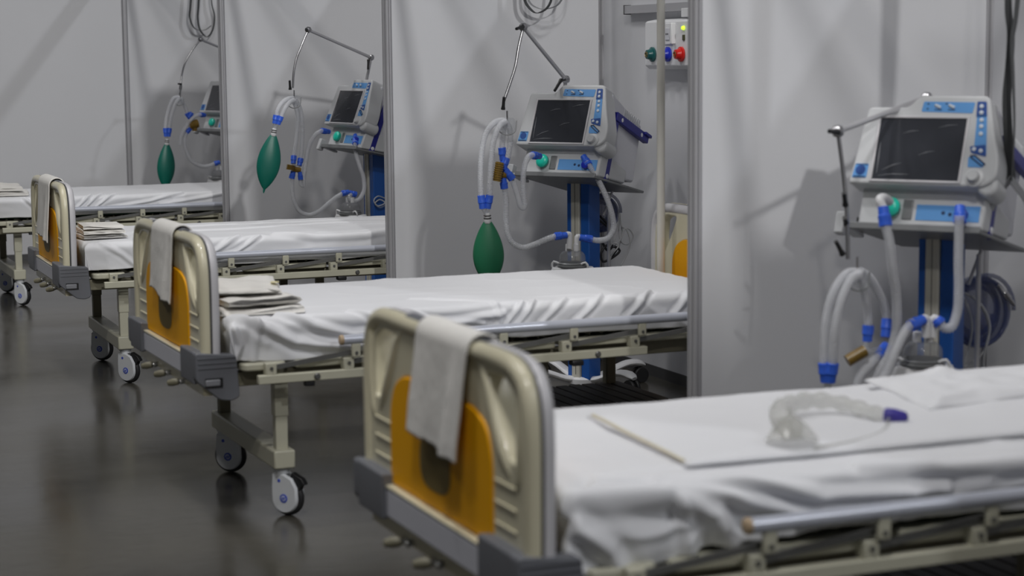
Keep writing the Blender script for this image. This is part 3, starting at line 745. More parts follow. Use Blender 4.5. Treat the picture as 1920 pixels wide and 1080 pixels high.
# ------------------------------------------------------------------ ventilators
TAU = math.radians(22)
def make_ventilator():
    """origin on the floor under the column; the tilted machine faces -y"""
    T = thing('ventilator', '', 'ventilator')
    # body frame: u right, y back, v up the reclined panel; panel origin = lower middle of the screen
    SCR = Vector((-.011, -.22, 1.148))
    Mb = Matrix.Translation(SCR) @ Matrix.Rotation(-TAU, 4, 'X')
    def bp(u, y, v): return Mb @ Vector((u, y, v))
    def bbox(bm, u0, u1, y0, y1, v0, v1): box(bm, u0, u1, y0, y1, v0, v1, Mb)
    # front shell of the console
    out = [(-.213, -.015), (.215, -.015), (.252, .012), (.254, .07), (.225, .16), (.196, .276), (-.024, .276), (-.056, .238), (-.186, .238), (-.196, .16)]
    bm = BM(); prism(bm, round_poly(out, [.012, .03, .03, .03, .04, .02, .015, .02, .018, .05]), 'y', 0, .095, Mb)
    K = obj('console', bm, 'console', T, .010, segs=3)
    # rear body, wedge towards the back
    bm = BM()
    A = [(-.16, .062, -.128), (.207, .062, -.128), (.207, .062, .262), (-.02, .062, .262), (-.05, .062, .225), (-.16, .062, .225)]
    Bk = [(-.13, .40, -.045), (.19, .42, -.045), (.19, .40, .225), (-.02, .40, .225), (-.05, .40, .205), (-.13, .40, .205)]
    A = [bm.verts.new(bp(*q)) for q in A]; Bk = [bm.verts.new(bp(*q)) for q in Bk]
    bm.faces.new(A); bm.faces.new(Bk)
    for i in range(6): bm.faces.new((A[i], A[(i + 1) % 6], Bk[(i + 1) % 6], Bk[i]))
    body = obj('rear_body', bm, 'console_side', T, .012, segs=3)
    bm = BM()
    for j in range(9): bbox(bm, .197, .203, .20 + .018 * j, .21 + .018 * j, .20, .235)
    obj('vent_grille', bm, 'console', body)
    # rounded lower right bulge beside the knob
    bm = BM()
    pr = [(.222 + .034 * math.cos(t), -.004 + .034 * math.sin(t)) for t in np.linspace(-PI * .9, PI * .25, 14)]
    prism(bm, pr + [(.20, .05), (.15, .02)], 'y', .012, .115, Mb); obj('knob_housing', bm, 'console', K, .012, segs=3)
    # screen with raised bezel
    bm = BM()
    for q in ((-.146, -.138, -.008, .208), (.137, .145, -.008, .208), (-.138, .137, .200, .208), (-.138, .137, -.008, 0)): bbox(bm, q[0], q[1], -.005, .004, q[2], q[3])
    obj('bezel', bm, 'pale_shell', K, .002)
    bm = BM(); bbox(bm, -.138, .137, -.001, .003, 0, .2); S = obj('screen', bm, 'screen', T, label='dark switched-off screen under wrinkled film')
    for q in ((-.11, .03, -.05, .055, .0008), (-.12, .012, -.02, .018, .0008), (-.125, .02, -.128, .12, .0010), (.0, .08, .05, .095, .0006), (-.06, .15, -.01, .16, .0006), (.05, .17, .11, .18, .0006)):
        a, b = Vector((q[0], -.0022, q[1])), Vector((q[2], -.0022, q[3]))
        bm = BM(); tube(bm, [Mb @ a, Mb @ ((a + b) / 2 + Vector((0, 0, .003))), Mb @ b], [q[4] * .4, q[4] * 1.5, q[4] * .4], 5)
        obj('film_crease', bm, 'film', S)
    # blue labels and buttons
    def lab(name, q, m, y=-.0015, parent=K):
        bm = BM(); prism(bm, round_poly(q, .004, 3), 'y', y, .001, Mb); return obj(name, bm, m, parent)
    L1 = lab('top_label', [(-.012, .222), (.150, .218), (.154, .253), (-.008, .255)], 'label_blue')
    bm = BM()
    for (u, v, w, h) in ((.004, .245, .006, .004), (.004, .229, .006, .004), (.030, .227, .022, .003), (.072, .227, .022, .003), (.062, .246, .006, .004)): bbox(bm, u, u + w, -.0025, -.001, v, v + h)
    obj('print', bm, 'mark', L1)
    for u in (.040, .084):
        bm = BM(); tube(bm, [bp(u - .010, -.002, .243), bp(u + .008, -.002, .235)], .005, 8); obj('button', bm, 'button', L1)
    side = lab('side_label', [(.166, .212), (.196, .212), (.212, .085), (.172, .095)], 'label_blue')
    lab('side_label_dark', [(.160, .256), (.189, .256), (.197, .206), (.164, .204)], 'label_dark')
    lab('side_label_dark', [(.158, .112), (.206, .118), (.212, .080), (.164, .092)], 'label_dark', -.002)
    for u, v in ((.176, .240), (.178, .220), (.182, .196), (.184, .176), (.186, .152), (.172, .103), (.194, .098)):
        bm = BM(); lathe(bm, [(.0065, .0), (.0065, .003), (.004, .004)], bp(u, -.001, v), (Mb.to_3x3() @ Vector((0, -1, 0))), 12)
        obj('button', bm, 'button', side)
    q = lab('small_label', [(.158, .078), (.176, .084), (.212, .056), (.206, .046), (.160, .046)], 'label_blue')
    bm = BM(); tube(bm, [bp(.164, -.003, .082), bp(.178, -.003, .083), bp(.213, -.003, .056), bp(.205, -.003, .050), bp(.166, -.003, .078)], .0022, 6, closed=True); obj('label_edge', bm, 'mark', q)
    lg = lab('corner_label', [(-.204, .004), (-.157, .004), (-.155, .050), (-.198, .050)], 'label_blue')
    bm = BM(); lathe(bm, [(.001, 0), (.016, 0), (.016, .0015), (.012, .0016)], bp(-.179, -.001, .029), (Mb.to_3x3() @ Vector((0, -1, 0))), 20); obj('round_mark', bm, 'label_dark', lg)
    bm = BM(); bbox(bm, -.200, -.160, -.0025, -.001, .006, .009); bbox(bm, -.196, -.157, -.0025, -.001, .046, .048); obj('print', bm, 'mark', lg)
    ax = Mb.to_3x3() @ Vector((0, -1, 0))
    bm = BM(); lathe(bm, [(.030, -.004), (.030, .003), (.027, .005), (.019, .006), (.018, .020), (.015, .024)], bp(.186, 0, .014), ax, 28); obj('knob', bm, 'console', K)
    # recessed port box below
    bm = BM()
    prism(bm, [(.055, -.135), (.30, -.09), (.30, -.03), (.055, -.005)], 'x', -.185, .215, Mb)
    B = obj('port_box', bm, 'console', T, .008)
    bm = BM(); bbox(bm, .0, .200, .0535, .057, -.110, -.060); P = obj('port_label', bm, 'label_blue', B)
    bm = BM()
    for u in (.086, .108, .130, .160): lathe(bm, [(.001, 0), (.0062, 0), (.005, .0015)], bp(u, .0535, -.088 + (.004 if u == .086 else 0)), ax, 10)
    obj('print', bm, 'mark', P)
    bm = BM(); bbox(bm, -.045, -.012, .052, .06, -.11, -.045); obj('port_recess', bm, 'plate_grey', B, .003)
    bm = BM(); lathe(bm, [(.022, 0), (.026, .004), (.030, .010), (.030, .022), (.024, .028), (.014, .032)], bp(-.078, .055, -.075), ax, 28); obj('teal_port', bm, 'teal', B, label='round teal outlet collar')
    bm = BM(); lathe(bm, [(.018, 0), (.018, .02), (.014, .022)], bp(.148, .055, -.088), ax, 20); obj('inlet_port', bm, 'outlet_blue', B, label='blue inlet collar')
    bm = BM(); lathe(bm, [(.010, 0), (.010, .02), (.006, .022)], bp(-.165, .10, -.075), (Mb.to_3x3() @ Vector((-1, 0, 0))), 12); bbox(bm, -.20, -.17, .08, .12, -.12, -.10); obj('side_fitting', bm, 'black_plastic', B)
    # navy bracket along the right flank
    bm = BM()
    bbox(bm, .200, .216, .115, .150, -.135, .190); bbox(bm, .195, .222, .115, .43, .150, .190); bbox(bm, .19, .232, .38, .44, .178, .192)
    N = obj('side_bracket', bm, 'navy', T, .003, label='navy blue angled bracket')
    bm = BM()
    for y, v in ((.165, .168), (.36, .168), (.132, -.11)): lathe(bm, [(.011, 0), (.011, .003), (.008, .005)], bp(.218 if y > .14 else .215, y, v), (1, 0, 0), 14)
    obj('bracket_screw', bm, 'white_plastic', N)
    # tray plate under the machine
    bm = BM(); prism(bm, [(.02, -.155), (.48, -.075), (.48, -.063), (.03, -.142), (.03, -.132), (.02, -.132)], 'x', -.20, .22, Mb)
    PL = obj('tray_plate', bm, 'plate_grey', T, .003)
    bm = BM(); bbox(bm, -.23, -.19, .03, .14, -.150, -.138); bbox(bm, -.245, -.215, .02, .055, -.17, -.10); obj('rail_clamp', bm, 'console', PL, .004)
    bm = BM(); tube(bm, [bp(.1, .40, -.095), Vector((.06, .08, .80))], .006, 8); obj('stay_rod', bm, 'aluminium', PL)
    # column
    bm = BM(); box(bm, -.033, .012, -.058, .02, .045, .985); C = obj('column', bm, 'column_cream', T, .004)
    bm = BM(); box(bm, -.058, -.035, -.05, .05, .045, .985); box(bm, .014, .060, -.05, .05, .045, .985); box(bm, -.036, .015, .021, .05, .06, .985); obj('column_side', bm, 'column_blue', C, .004, label='blue column extrusion')
    bm = BM(); box(bm, -.0115, -.0095, -.0592, -.057, .07, .97); obj('column_groove', bm, 'seam_dark', C)
    bm = BM(); lathe(bm, [(.018, 0), (.026, .006), (.026, .018), (.012, .022)], (0, -.060, .40), (0, -1, 0), 10); obj('clamp_knob', bm, 'black_plastic', C)
    bm = BM(); cyl(bm, (.10, .06, .09), (.10, .06, .90), .008); obj('gas_pipe', bm, 'aluminium', C)
    # base with four arched legs
    bm = BM(); lathe(bm, [(.06, .022), (.075, .026), (.075, .048), (.055, .058), (.03, .06)], (0, 0, 0), (0, 0, 1), 24); BS = obj('base_hub', bm, 'white_plastic', T)
    for a in (-128, -15, 60, 160):
        a = math.radians(a); dx, dy = math.cos(a), math.sin(a)
        pp = [(.03, .042), (.10, .052), (.17, .078), (.235, .096), (.29, .094), (.325, .080)]
        bm = BM(); pth = smooth_path([(dx * q, dy * q, h) for q, h in pp], .02); rr = list(np.interp(np.linspace(0, 1, len(pth)), [0, .5, .9, 1], [.026, .024, .028, .014]))
        tube(bm, pth, rr, 1, prof=[(math.cos(t) * 1.15, math.sin(t) * .6) if True else 0 for t in np.linspace(0, 2 * PI, 14, endpoint=False)])
        Lg = obj('leg', bm, 'white_plastic', T)
        bm = BM(); n = Vector((-dy, dx, 0)); c0 = Vector((dx * .305, dy * .30, .036))
        for s in (-1, 1): lathe(bm, [(.02, -.008), (.034, -.008), (.0375, -.004), (.0375, .004), (.034, .008), (.02, .008)], c0 + n * .016 * s, n, 22)
        cyl(bm, c0, c0 + Vector((0, 0, .048)), .010)
        obj('caster', bm, 'rubber', Lg)
    return T
VENT = {'A': ((.419, -.632, 1.142), 55.1), 'B': ((.528, 2.319, 1.147), 55.0), 'C': ((.510, 5.455, 1.151), 77.5), 'D': ((.494, 8.497, 1.166), 66.0)}
vent = make_ventilator()
vl = {'A': 'nearest ventilator, blurred, its dark screen and blue keys facing over the foreground bed',
      'B': 'ventilator with navy side bracket on a blue column, beside the wall outlet box',
      'C': 'ventilator turned sideways behind the third bed, partly hidden by the tall post',
      'D': 'farthest ventilator, only its left half showing past the slender post'}
def place_vent(o, k):
    (x, y, z), h = VENT[k]; h = math.radians(h); R = (math.cos(h), -math.sin(h)); Bk = (math.sin(h), math.cos(h))
    o.location = (x + R[0] * .011 + Bk[0] * .22, y + R[1] * .011 + Bk[1] * .22, z - 1.148)
    o.location.z = 0
    o.rotation_euler = (0, 0, -h); o['label'] = vl[k]; o['group'] = 'ventilators beside the beds'
vents = {'A': vent}
for k in 'BCD': vents[k] = copy_tree(vent)
for k in 'ABCD': place_vent(vents[k], k)
bpy.context.view_layer.update()
def wpart(name, bm, m, root, bevel=0, label=None, parent=None):
    """a mesh given in world coordinates, attached to a placed thing"""
    par = parent or root
    o = obj(name, bm, m, None, bevel, label=label)
    bpy.context.view_layer.update()
    o.data.transform(par.matrix_world.inverted()); o.parent = par
    return o
def arm(k, pts, handles, tip):
    """jointed chrome support arm: pts[0] inside the rear of the machine ... pts[-1] clamp"""
    pts = [Vector(p) for p in pts]
    bm = BM(); cyl(bm, pts[0], pts[1], .009)
    cyl(bm, pts[1], pts[2], .0095, .0085)
    A = wpart('support_arm', bm, 'aluminium', vents[k], label='jointed metal support arm')
    bm = BM(); tube(bm, smooth_path(pts[2:], .015), .0065, 12); wpart('arm_rod', bm, 'chrome', vents[k], parent=A)
    for j in (1, 2):
        bm = BM(); lathe(bm, [(.004, -.018), (.016, -.012), (.019, 0), (.016, .012), (.004, .018)], pts[j], (.5, -.8, .1), 16); wpart('arm_joint', bm, 'chrome', vents[k], parent=A)
        d = (pts[j] - pts[j + 1]).normalized()
    for a, b in handles:
        bm = BM(); a, b = Vector(a), Vector(b); tube(bm, [a, a.lerp(b, .3), b], [.010, .007, .0065], 10); wpart('clamp_handle', bm, 'black_plastic', vents[k], parent=A)
    return A
arm('A', [(0.612, -0.42, 1.31), (0.585, -0.45, 1.392), (0.153, -0.62, 1.303), (0.162, -0.64, 1.17), (0.162, -0.66, 1.06), (0.155, -0.68, 0.924)],
    [((0.147, -0.63, 1.301), (0.098, -0.66, 1.306)), ((0.157, -0.66, 1.084), (0.138, -0.68, 1.122)), ((0.161, -0.66, 1.028), (0.134, -0.69, 1.05)), ((0.137, -0.68, 0.939), (0.106, -0.69, 0.981)), ((0.563, -0.46, 1.382), (0.48, -0.5, 1.361))], None)
arm('B', [(0.636, 2.48, 1.327), (0.632, 2.44, 1.427), (0.34, 2.24, 1.66), (0.312, 2.23, 1.57), (0.292, 2.22, 1.489), (0.259, 2.21, 1.408), (0.226, 2.2, 1.335)],
    [((0.329, 2.22, 1.662), (0.282, 2.18, 1.652)), ((0.6, 2.42, 1.425), (0.55, 2.38, 1.378)), ((0.224, 2.2, 1.305), (0.221, 2.18, 1.358))], None)
arm('C', [(0.713, 5.62, 1.349), (0.75, 5.6, 1.533), (0.286, 5.36, 1.698), (0.242, 5.35, 1.611), (0.205, 5.34, 1.531), (0.184, 5.33, 1.454), (0.173, 5.32, 1.361)],
    [((0.723, 5.57, 1.52), (0.715, 5.56, 1.462)), ((0.154, 5.31, 1.352), (0.149, 5.3, 1.405))], None)
arm('D', [(0.619, 8.62, 1.414), (0.635, 8.6, 1.585), (0.368, 8.42, 1.676), (0.308, 8.41, 1.606), (0.243, 8.4, 1.506), (0.217, 8.4, 1.421), (0.205, 8.39, 1.359)],
    [((0.206, 8.38, 1.351), (0.18, 8.37, 1.355))], None)

# ------------------------------------------------------------------ breathing circuits
def corr(bm, pts, r=.0125, pitch=.0062, amp=.0016, plain=0.0):
    path = resample(smooth_path(pts, .004), pitch / 4)
    n = len(path); rr = []
    for i in range(n):
        rr.append(r + (amp * math.sin(2 * PI * i / 4.0 + .3) if plain <= i / n <= 1 - plain * 0 else 0))
    if n > 1: tube(bm, path, rr, 12)
def circuit(label, group='breathing circuits hanging from the arms'):
    return tag_empty('breathing_circuit', label, 'breathing circuit', group)
def tag_empty(name, label, cat, group): return thing(name, label, cat, (0, 0, 0), 0, group)
def hose(root, pts, r=.0125):
    bm = BM(); corr(bm, pts, r); return obj('hose', bm, 'hose_clear', root, ang=180)
def cuff(root, a, b, r=.0165, m='cuff_blue', name='cuff', parent=None):
    a, b = Vector(a), Vector(b); d = (b - a); L = d.length; bm = BM()
    lathe(bm, [(r * .86, 0), (r, .0015), (r, L * .35), (r * 1.06, L * .4), (r * 1.06, L * .55), (r * .92, L * .6), (r * .88, L)], a, d, 20)
    for j in range(8):
        t = j * PI / 4; x, y = frame_of(d); q = (x * math.cos(t) + y * math.sin(t)) * r
        tube(bm, [a + q * .98, a + d * .36 + q * .98], .0018, 5)
    return obj(name, bm, m, parent or root, label=None)
def hanger(root, c, s=1.0):
    c = Vector(c); bm = BM()
    M = Matrix.Translation(c) @ Matrix.Rotation(-.4, 4, 'Z')
    pl = round_poly([(-.03 * s, .012 * s), (-.018 * s, .030 * s), (.026 * s, .030 * s), (.034 * s, .01 * s), (.030 * s, -.026 * s), (.012 * s, -.036 * s), (-.004 * s, -.024 * s)], .01 * s)
    prism(bm, pl, 'y', -.003, .003, M); o = obj('hose_hanger', bm, 'clear_plastic', root, .001)
    bm = BM(); tube(bm, smooth_path([M @ Vector(q) for q in ((-.034 * s, -.006, .0), (-.03 * s, -.02, -.02 * s), (.0, -.028, -.034 * s), (.028 * s, -.022, -.022 * s), (.036 * s, -.006, .02 * s))], .006), .0028, 8); obj('hanger_hook', bm, 'plate_grey', o)
    bm = BM(); cyl(bm, M @ Vector((0, 0, .02 * s)), M @ Vector((0, 0, .065)), .0035); obj('hanger_pin', bm, 'chrome', o)
    return o
def lung(label, c, top, h, w, m, rz=0.0, tail=True):
    """green test lung: almond shaped bag hanging by its neck; c,top in world"""
    T = thing('test_lung', label, 'test lung', (0, 0, 0), 0, 'green test lungs hanging from the hoses')
    top = Vector(top); c = Vector(c); ax = (c - top).normalized(); h = h
    x = Vector((math.cos(rz), math.sin(rz), 0)); x = (x - ax * x.dot(ax)).normalized(); y = ax.cross(x)
    bm = BM(); n = 34; seg = 32; rings = []
    for i in range(n + 1):
        s = i / n; q = math.sin(PI * min(1, .035 + s * .955)) ** .78
        wid = w / 2 * q * (1 - .10 * math.cos(PI * s)) ; dep = wid * .52
        ring = []
        for j in range(seg):
            t = 2 * PI * j / seg; cx, sy = math.cos(t), math.sin(t)
            k = 1 + .05 * math.cos(2 * t) + .035 * (abs(cx) ** 14) - .04 * math.exp(-((abs(t - PI * 1.5) - .5) / .18) ** 2)
            ring.append(bm.verts.new(top + ax * (h * s) + x * (wid * cx * k) + y * (dep * sy * k)))
        rings.append(ring)
    for A, B in zip(rings, rings[1:]):
        for j in range(seg): bm.faces.new((A[j], A[(j + 1) % seg], B[(j + 1) % seg], B[j]))
    bm.faces.new(rings[0]); bm.faces.new(rings[-1])
    obj('bag', bm, m, T, ang=180)
    bm = BM(); lathe(bm, [(.011, -.030), (.0125, -.028), (.0125, -.004), (.016, 0), (.016, .010), (.013, .016)], top, ax, 20); obj('neck', bm, 'white_plastic', T)
    bm = BM(); tube(bm, [top + ax * -.006 + (x * math.cos(t) + y * math.sin(t)) * .0145 for t in np.linspace(0, 2 * PI, 20, endpoint=False)], .003, 6, closed=True)
    tube(bm, [top + ax * -.018 + (x * math.cos(t) + y * math.sin(t)) * .0145 for t in np.linspace(0, 2 * PI, 20, endpoint=False)], .0025, 6, closed=True); obj('clip_ring', bm, 'seam_dark', T)
    if tail:
        bm = BM(); lathe(bm, [(.008, -.004), (.006, .010), (.003, .022)], top + ax * h, ax, 12); obj('tail', bm, m, T)
    return T
def ypiece(root, a, b, c, name='y_connector'):
    bm = BM(); tube(bm, [Vector(a), Vector(c)], .010, 12); tube(bm, [Vector(b), Vector(c)], .010, 12); return obj(name, bm, 'clear_plastic', root)
def valve(root, c, d, L=.06, r=.022):
    c = Vector(c); d = Vector(d).normalized(); bm = BM(); pf = []; n = 9
    pf = [(r * .6, -L / 2)]
    for i in range(n):
        a = -L / 2 + L * i / n; pf += [(r, a), (r, a + L / n * .45), (r * .84, a + L / n * .5), (r * .84, a + L / n * .95)]
    pf += [(r * .6, L / 2)]
    lathe(bm, pf, c, d, 20); return obj('moisture_filter', bm, 'valve_amber', root, label='ribbed amber-brown filter piece')
# nearest bay
c = circuit('corrugated clear hoses with blue cuffs on the nearest ventilator, looping above the foreground bed')
hanger(c, (0.175, -0.7, 0.867), 1.0)
hose(c, [(0.184, -0.7, 0.883), (0.143, -0.7, 0.885), (0.099, -0.7, 0.842), (0.071, -0.7, 0.764), (0.064, -0.7, 0.685), (0.065, -0.7, 0.614)], .0135)
hose(c, [(0.171, -0.72, 0.882), (0.137, -0.73, 0.872), (0.097, -0.74, 0.815), (0.077, -0.74, 0.737), (0.077, -0.73, 0.672), (0.08, -0.72, 0.616)], .0135)
cuff(c, (0.065, -0.7, 0.62), (0.071, -0.7, 0.562), .019); cuff(c, (0.08, -0.72, 0.622), (0.078, -0.71, 0.563), .019)
ypiece(c, (0.071, -0.7, 0.568), (0.078, -0.71, 0.569), (0.074, -0.705, 0.543))
hose(c, [(0.182, -0.7, 0.883), (0.202, -0.69, 0.844), (0.223, -0.68, 0.793), (0.233, -0.67, 0.759), (0.236, -0.67, 0.715)], .0125)
cuff(c, (0.236, -0.67, 0.718), (0.233, -0.67, 0.669), .0165)
hose(c, [(0.184, -0.7, 0.889), (0.231, -0.68, 0.865), (0.279, -0.66, 0.812), (0.309, -0.65, 0.76), (0.317, -0.65, 0.723)], .0125)
cuff(c, (0.317, -0.65, 0.73), (0.304, -0.66, 0.676), .0165)
cuff(c, (0.305, -0.67, 0.651), (0.265, -0.68, 0.623), .0165)
valve(c, (0.183, -0.69, 0.632), (.75, -.2, .42), .065, .019)
ypiece(c, (0.233, -0.67, 0.673), (0.272, -0.68, 0.642), (0.216, -0.685, 0.64))
hose(c, [(0.269, -0.68, 0.626), (0.229, -0.69, 0.601), (0.19, -0.7, 0.571), (0.178, -0.7, 0.531), (0.179, -0.7, 0.474)], .0135)
hose(c, [(0.219, -0.78, 1.034), (0.228, -0.79, 0.98), (0.245, -0.78, 0.907), (0.273, -0.76, 0.823), (0.284, -0.75, 0.757), (0.288, -0.74, 0.699), (0.272, -0.73, 0.634), (0.243, -0.72, 0.578), (0.224, -0.71, 0.521), (0.221, -0.71, 0.464)], .0145)
cuff(c, (0.22, -0.78, 1.028), (0.22, -0.765, 1.084), .0185)
bm = BM(); tube(bm, smooth_path([(0.22, -0.765, 1.081), (0.215, -0.755, 1.105), (0.233, -0.745, 1.109), (0.272, -0.72, 1.095)], .004), .0135, 14); obj('elbow', bm, 'white_plastic', c)
hose(c, [(0.321, -0.78, 0.736), (0.286, -0.79, 0.711), (0.252, -0.8, 0.666), (0.22, -0.8, 0.6), (0.186, -0.8, 0.546), (0.177, -0.8, 0.491)], .0145)
cuff(c, (0.306, -0.785, 0.725), (0.362, -0.77, 0.739), .0185)
hose(c, [(0.465, -0.8, 1.05), (0.465, -0.8, 0.994), (0.465, -0.8, 0.914), (0.468, -0.8, 0.833), (0.464, -0.8, 0.761), (0.442, -0.8, 0.715), (0.423, -0.79, 0.715), (0.414, -0.78, 0.732)], .0145)
cuff(c, (0.471, -0.795, 1.028), (0.488, -0.77, 1.074), .0185); cuff(c, (0.416, -0.785, 0.725), (0.406, -0.775, 0.74), .0185)
bm = BM(); tube(bm, smooth_path([(0.354, -0.77, 0.736), (0.375, -0.765, 0.741), (0.379, -0.765, 0.718), (0.38, -0.765, 0.685)], .004), .014, 14); obj('elbow', bm, 'white_plastic', c)
bm = BM(); tube(bm, smooth_path([(0.41, -0.775, 0.737), (0.402, -0.77, 0.743), (0.402, -0.765, 0.716), (0.403, -0.765, 0.684)], .004), .012, 14); obj('elbow', bm, 'white_plastic', c)
lung('green test lung of the nearest ventilator, its neck just above the foreground bed', (0.077, -0.7, 0.263), (0.075, -0.705, 0.504), .27, .115, 'bag_green', .3)
# second bay
c = circuit('corrugated clear hoses with blue cuffs looping from the ventilator beside the wall outlet box')
hanger(c, (0.239, 2.19, 1.233), 1.15)
hose(c, [(0.236, 2.2, 1.256), (0.186, 2.19, 1.252), (0.133, 2.17, 1.208), (0.105, 2.16, 1.124), (0.095, 2.15, 1.021), (0.097, 2.15, 0.933)])
hose(c, [(0.227, 2.18, 1.252), (0.194, 2.16, 1.239), (0.155, 2.14, 1.176), (0.138, 2.13, 1.09), (0.132, 2.13, 0.998), (0.132, 2.14, 0.932)])
cuff(c, (0.097, 2.15, 0.937), (0.103, 2.15, 0.879)); cuff(c, (0.133, 2.14, 0.937), (0.124, 2.145, 0.879))
ypiece(c, (0.103, 2.15, 0.884), (0.124, 2.145, 0.883), (0.124, 2.147, 0.848))
hose(c, [(0.231, 2.2, 1.256), (0.253, 2.2, 1.223), (0.257, 2.2, 1.172), (0.249, 2.2, 1.118), (0.239, 2.2, 1.079)])
hose(c, [(0.231, 2.2, 1.251), (0.229, 2.21, 1.211), (0.228, 2.22, 1.172), (0.225, 2.22, 1.13)])
cuff(c, (0.225, 2.22, 1.137), (0.229, 2.22, 1.083)); cuff(c, (0.239, 2.2, 1.093), (0.223, 2.2, 1.042), .015)
cuff(c, (0.262, 2.19, 0.999), (0.229, 2.195, 1.042)); cuff(c, (0.227, 2.2, 0.958), (0.22, 2.2, 1.005), .0165)
bm = BM(); tube(bm, [(0.229, 2.22, 1.083), (0.22, 2.2, 1)], .012, 12); tube(bm, [(0.225, 2.21, 1.041), (0.238, 2.2, 1.032)], .012, 12); obj('y_connector', bm, 'cuff_blue', c)
valve(c, (0.19, 2.18, 1.035), (.2, .0, 1), .085, .021)
valve(c, (0.215, 2.2, 1.019), (1, .0, .1), .045, .018)
hose(c, [(0.227, 2.2, 0.962), (0.234, 2.2, 0.908), (0.234, 2.2, 0.826), (0.236, 2.19, 0.763), (0.255, 2.18, 0.721), (0.299, 2.17, 0.698), (0.358, 2.16, 0.713), (0.413, 2.15, 0.735), (0.449, 2.15, 0.743)])
cuff(c, (0.444, 2.15, 0.743), (0.501, 2.15, 0.745))
bm = BM(); tube(bm, smooth_path([(0.495, 2.15, 0.746), (0.514, 2.15, 0.749), (0.516, 2.15, 0.728), (0.513, 2.15, 0.685)], .004), .0125, 14); obj('elbow', bm, 'white_plastic', c)
hose(c, [(0.389, 2.23, 1.099), (0.35, 2.21, 1.096), (0.325, 2.2, 1.062), (0.312, 2.19, 1), (0.314, 2.19, 0.929), (0.319, 2.19, 0.882)])
bm = BM(); tube(bm, smooth_path([(0.319, 2.19, 0.887), (0.314, 2.19, 0.871), (0.301, 2.19, 0.876), (0.284, 2.19, 0.93), (0.264, 2.19, 0.99)], .004), .0125, 14); obj('smooth_hose', bm, 'hose_clear', c)
cuff(c, (0.369, 2.22, 1.1), (0.422, 2.26, 1.092), .0165)
hose(c, [(0.624, 2.2, 1.065), (0.641, 2.18, 1.03), (0.668, 2.16, 0.973), (0.692, 2.14, 0.907), (0.714, 2.13, 0.835), (0.721, 2.13, 0.768), (0.695, 2.13, 0.726), (0.647, 2.13, 0.717), (0.605, 2.14, 0.725)])
cuff(c, (0.63, 2.19, 1.049), (0.622, 2.23, 1.087)); cuff(c, (0.621, 2.14, 0.722), (0.563, 2.15, 0.733))
bm = BM(); tube(bm, smooth_path([(0.573, 2.15, 0.73), (0.555, 2.15, 0.738), (0.55, 2.15, 0.71), (0.549, 2.15, 0.65)], .004), .011, 14); obj('elbow', bm, 'white_plastic', c)
lung('dark green test lung hanging behind the second bed against the grey wall', (0.128, 2.15, 0.671), (0.124, 2.147, 0.83), .292, .125, 'bag_green', -.4)
# third bay
c = circuit('corrugated clear hoses with blue cuffs in the bay behind the third bed')
hanger(c, (0.18, 5.32, 1.283), 1.15)
hose(c, [(0.174, 5.32, 1.302), (0.13, 5.3, 1.297), (0.085, 5.28, 1.267), (0.062, 5.27, 1.231), (0.058, 5.27, 1.2)])
hose(c, [(0.172, 5.3, 1.29), (0.14, 5.28, 1.278), (0.108, 5.26, 1.248), (0.088, 5.26, 1.212), (0.081, 5.26, 1.193)])
cuff(c, (0.055, 5.27, 1.206), (0.044, 5.27, 1.157)); cuff(c, (0.081, 5.26, 1.2), (0.062, 5.265, 1.153))
ypiece(c, (0.045, 5.27, 1.16), (0.062, 5.265, 1.157), (0.046, 5.267, 1.132))
hose(c, [(0.184, 5.32, 1.295), (0.221, 5.34, 1.235), (0.231, 5.34, 1.126), (0.222, 5.33, 1.017), (0.214, 5.33, 0.945)], .0125)
hose(c, [(0.18, 5.32, 1.283), (0.201, 5.33, 1.189), (0.191, 5.33, 1.064), (0.18, 5.33, 1.002), (0.172, 5.33, 0.958)], .0115)
cuff(c, (0.172, 5.33, 0.965), (0.165, 5.32, 0.918)); cuff(c, (0.214, 5.33, 0.948), (0.201, 5.32, 0.905)); cuff(c, (0.153, 5.32, 0.831), (0.164, 5.32, 0.875)); cuff(c, (0.205, 5.31, 0.824), (0.2, 5.31, 0.871), .014)
bm = BM(); tube(bm, [(0.169, 5.32, 0.921), (0.161, 5.32, 0.865)], .012, 12); tube(bm, [(0.201, 5.32, 0.908), (0.168, 5.32, 0.89)], .012, 12); obj('y_connector', bm, 'clear_plastic', c)
valve(c, (0.146, 5.31, 0.898), (.2, 0, 1), .03, .027); valve(c, (0.181, 5.31, 0.884), (1, 0, -.2), .05, .016)
hose(c, [(0.157, 5.32, 0.834), (0.155, 5.32, 0.768), (0.163, 5.31, 0.696), (0.192, 5.3, 0.639), (0.244, 5.28, 0.617), (0.297, 5.26, 0.638), (0.351, 5.25, 0.681), (0.397, 5.24, 0.717), (0.444, 5.24, 0.741)])
cuff(c, (0.434, 5.24, 0.738), (0.477, 5.24, 0.746)); cuff(c, (0.523, 5.24, 0.728), (0.48, 5.24, 0.743), .0165)
hose(c, [(0.358, 5.36, 1.106), (0.312, 5.34, 1.086), (0.268, 5.33, 1.025), (0.244, 5.32, 0.938), (0.228, 5.32, 0.844), (0.221, 5.32, 0.788), (0.208, 5.32, 0.798), (0.205, 5.32, 0.832)])
cuff(c, (0.354, 5.36, 1.106), (0.412, 5.4, 1.097))
hose(c, [(0.539, 5.3, 1.044), (0.537, 5.28, 0.979), (0.553, 5.26, 0.9), (0.574, 5.25, 0.821), (0.57, 5.24, 0.749), (0.532, 5.23, 0.7), (0.489, 5.23, 0.692), (0.477, 5.23, 0.721), (0.497, 5.24, 0.739)])
cuff(c, (0.538, 5.29, 1.025), (0.565, 5.36, 1.073), .0175)
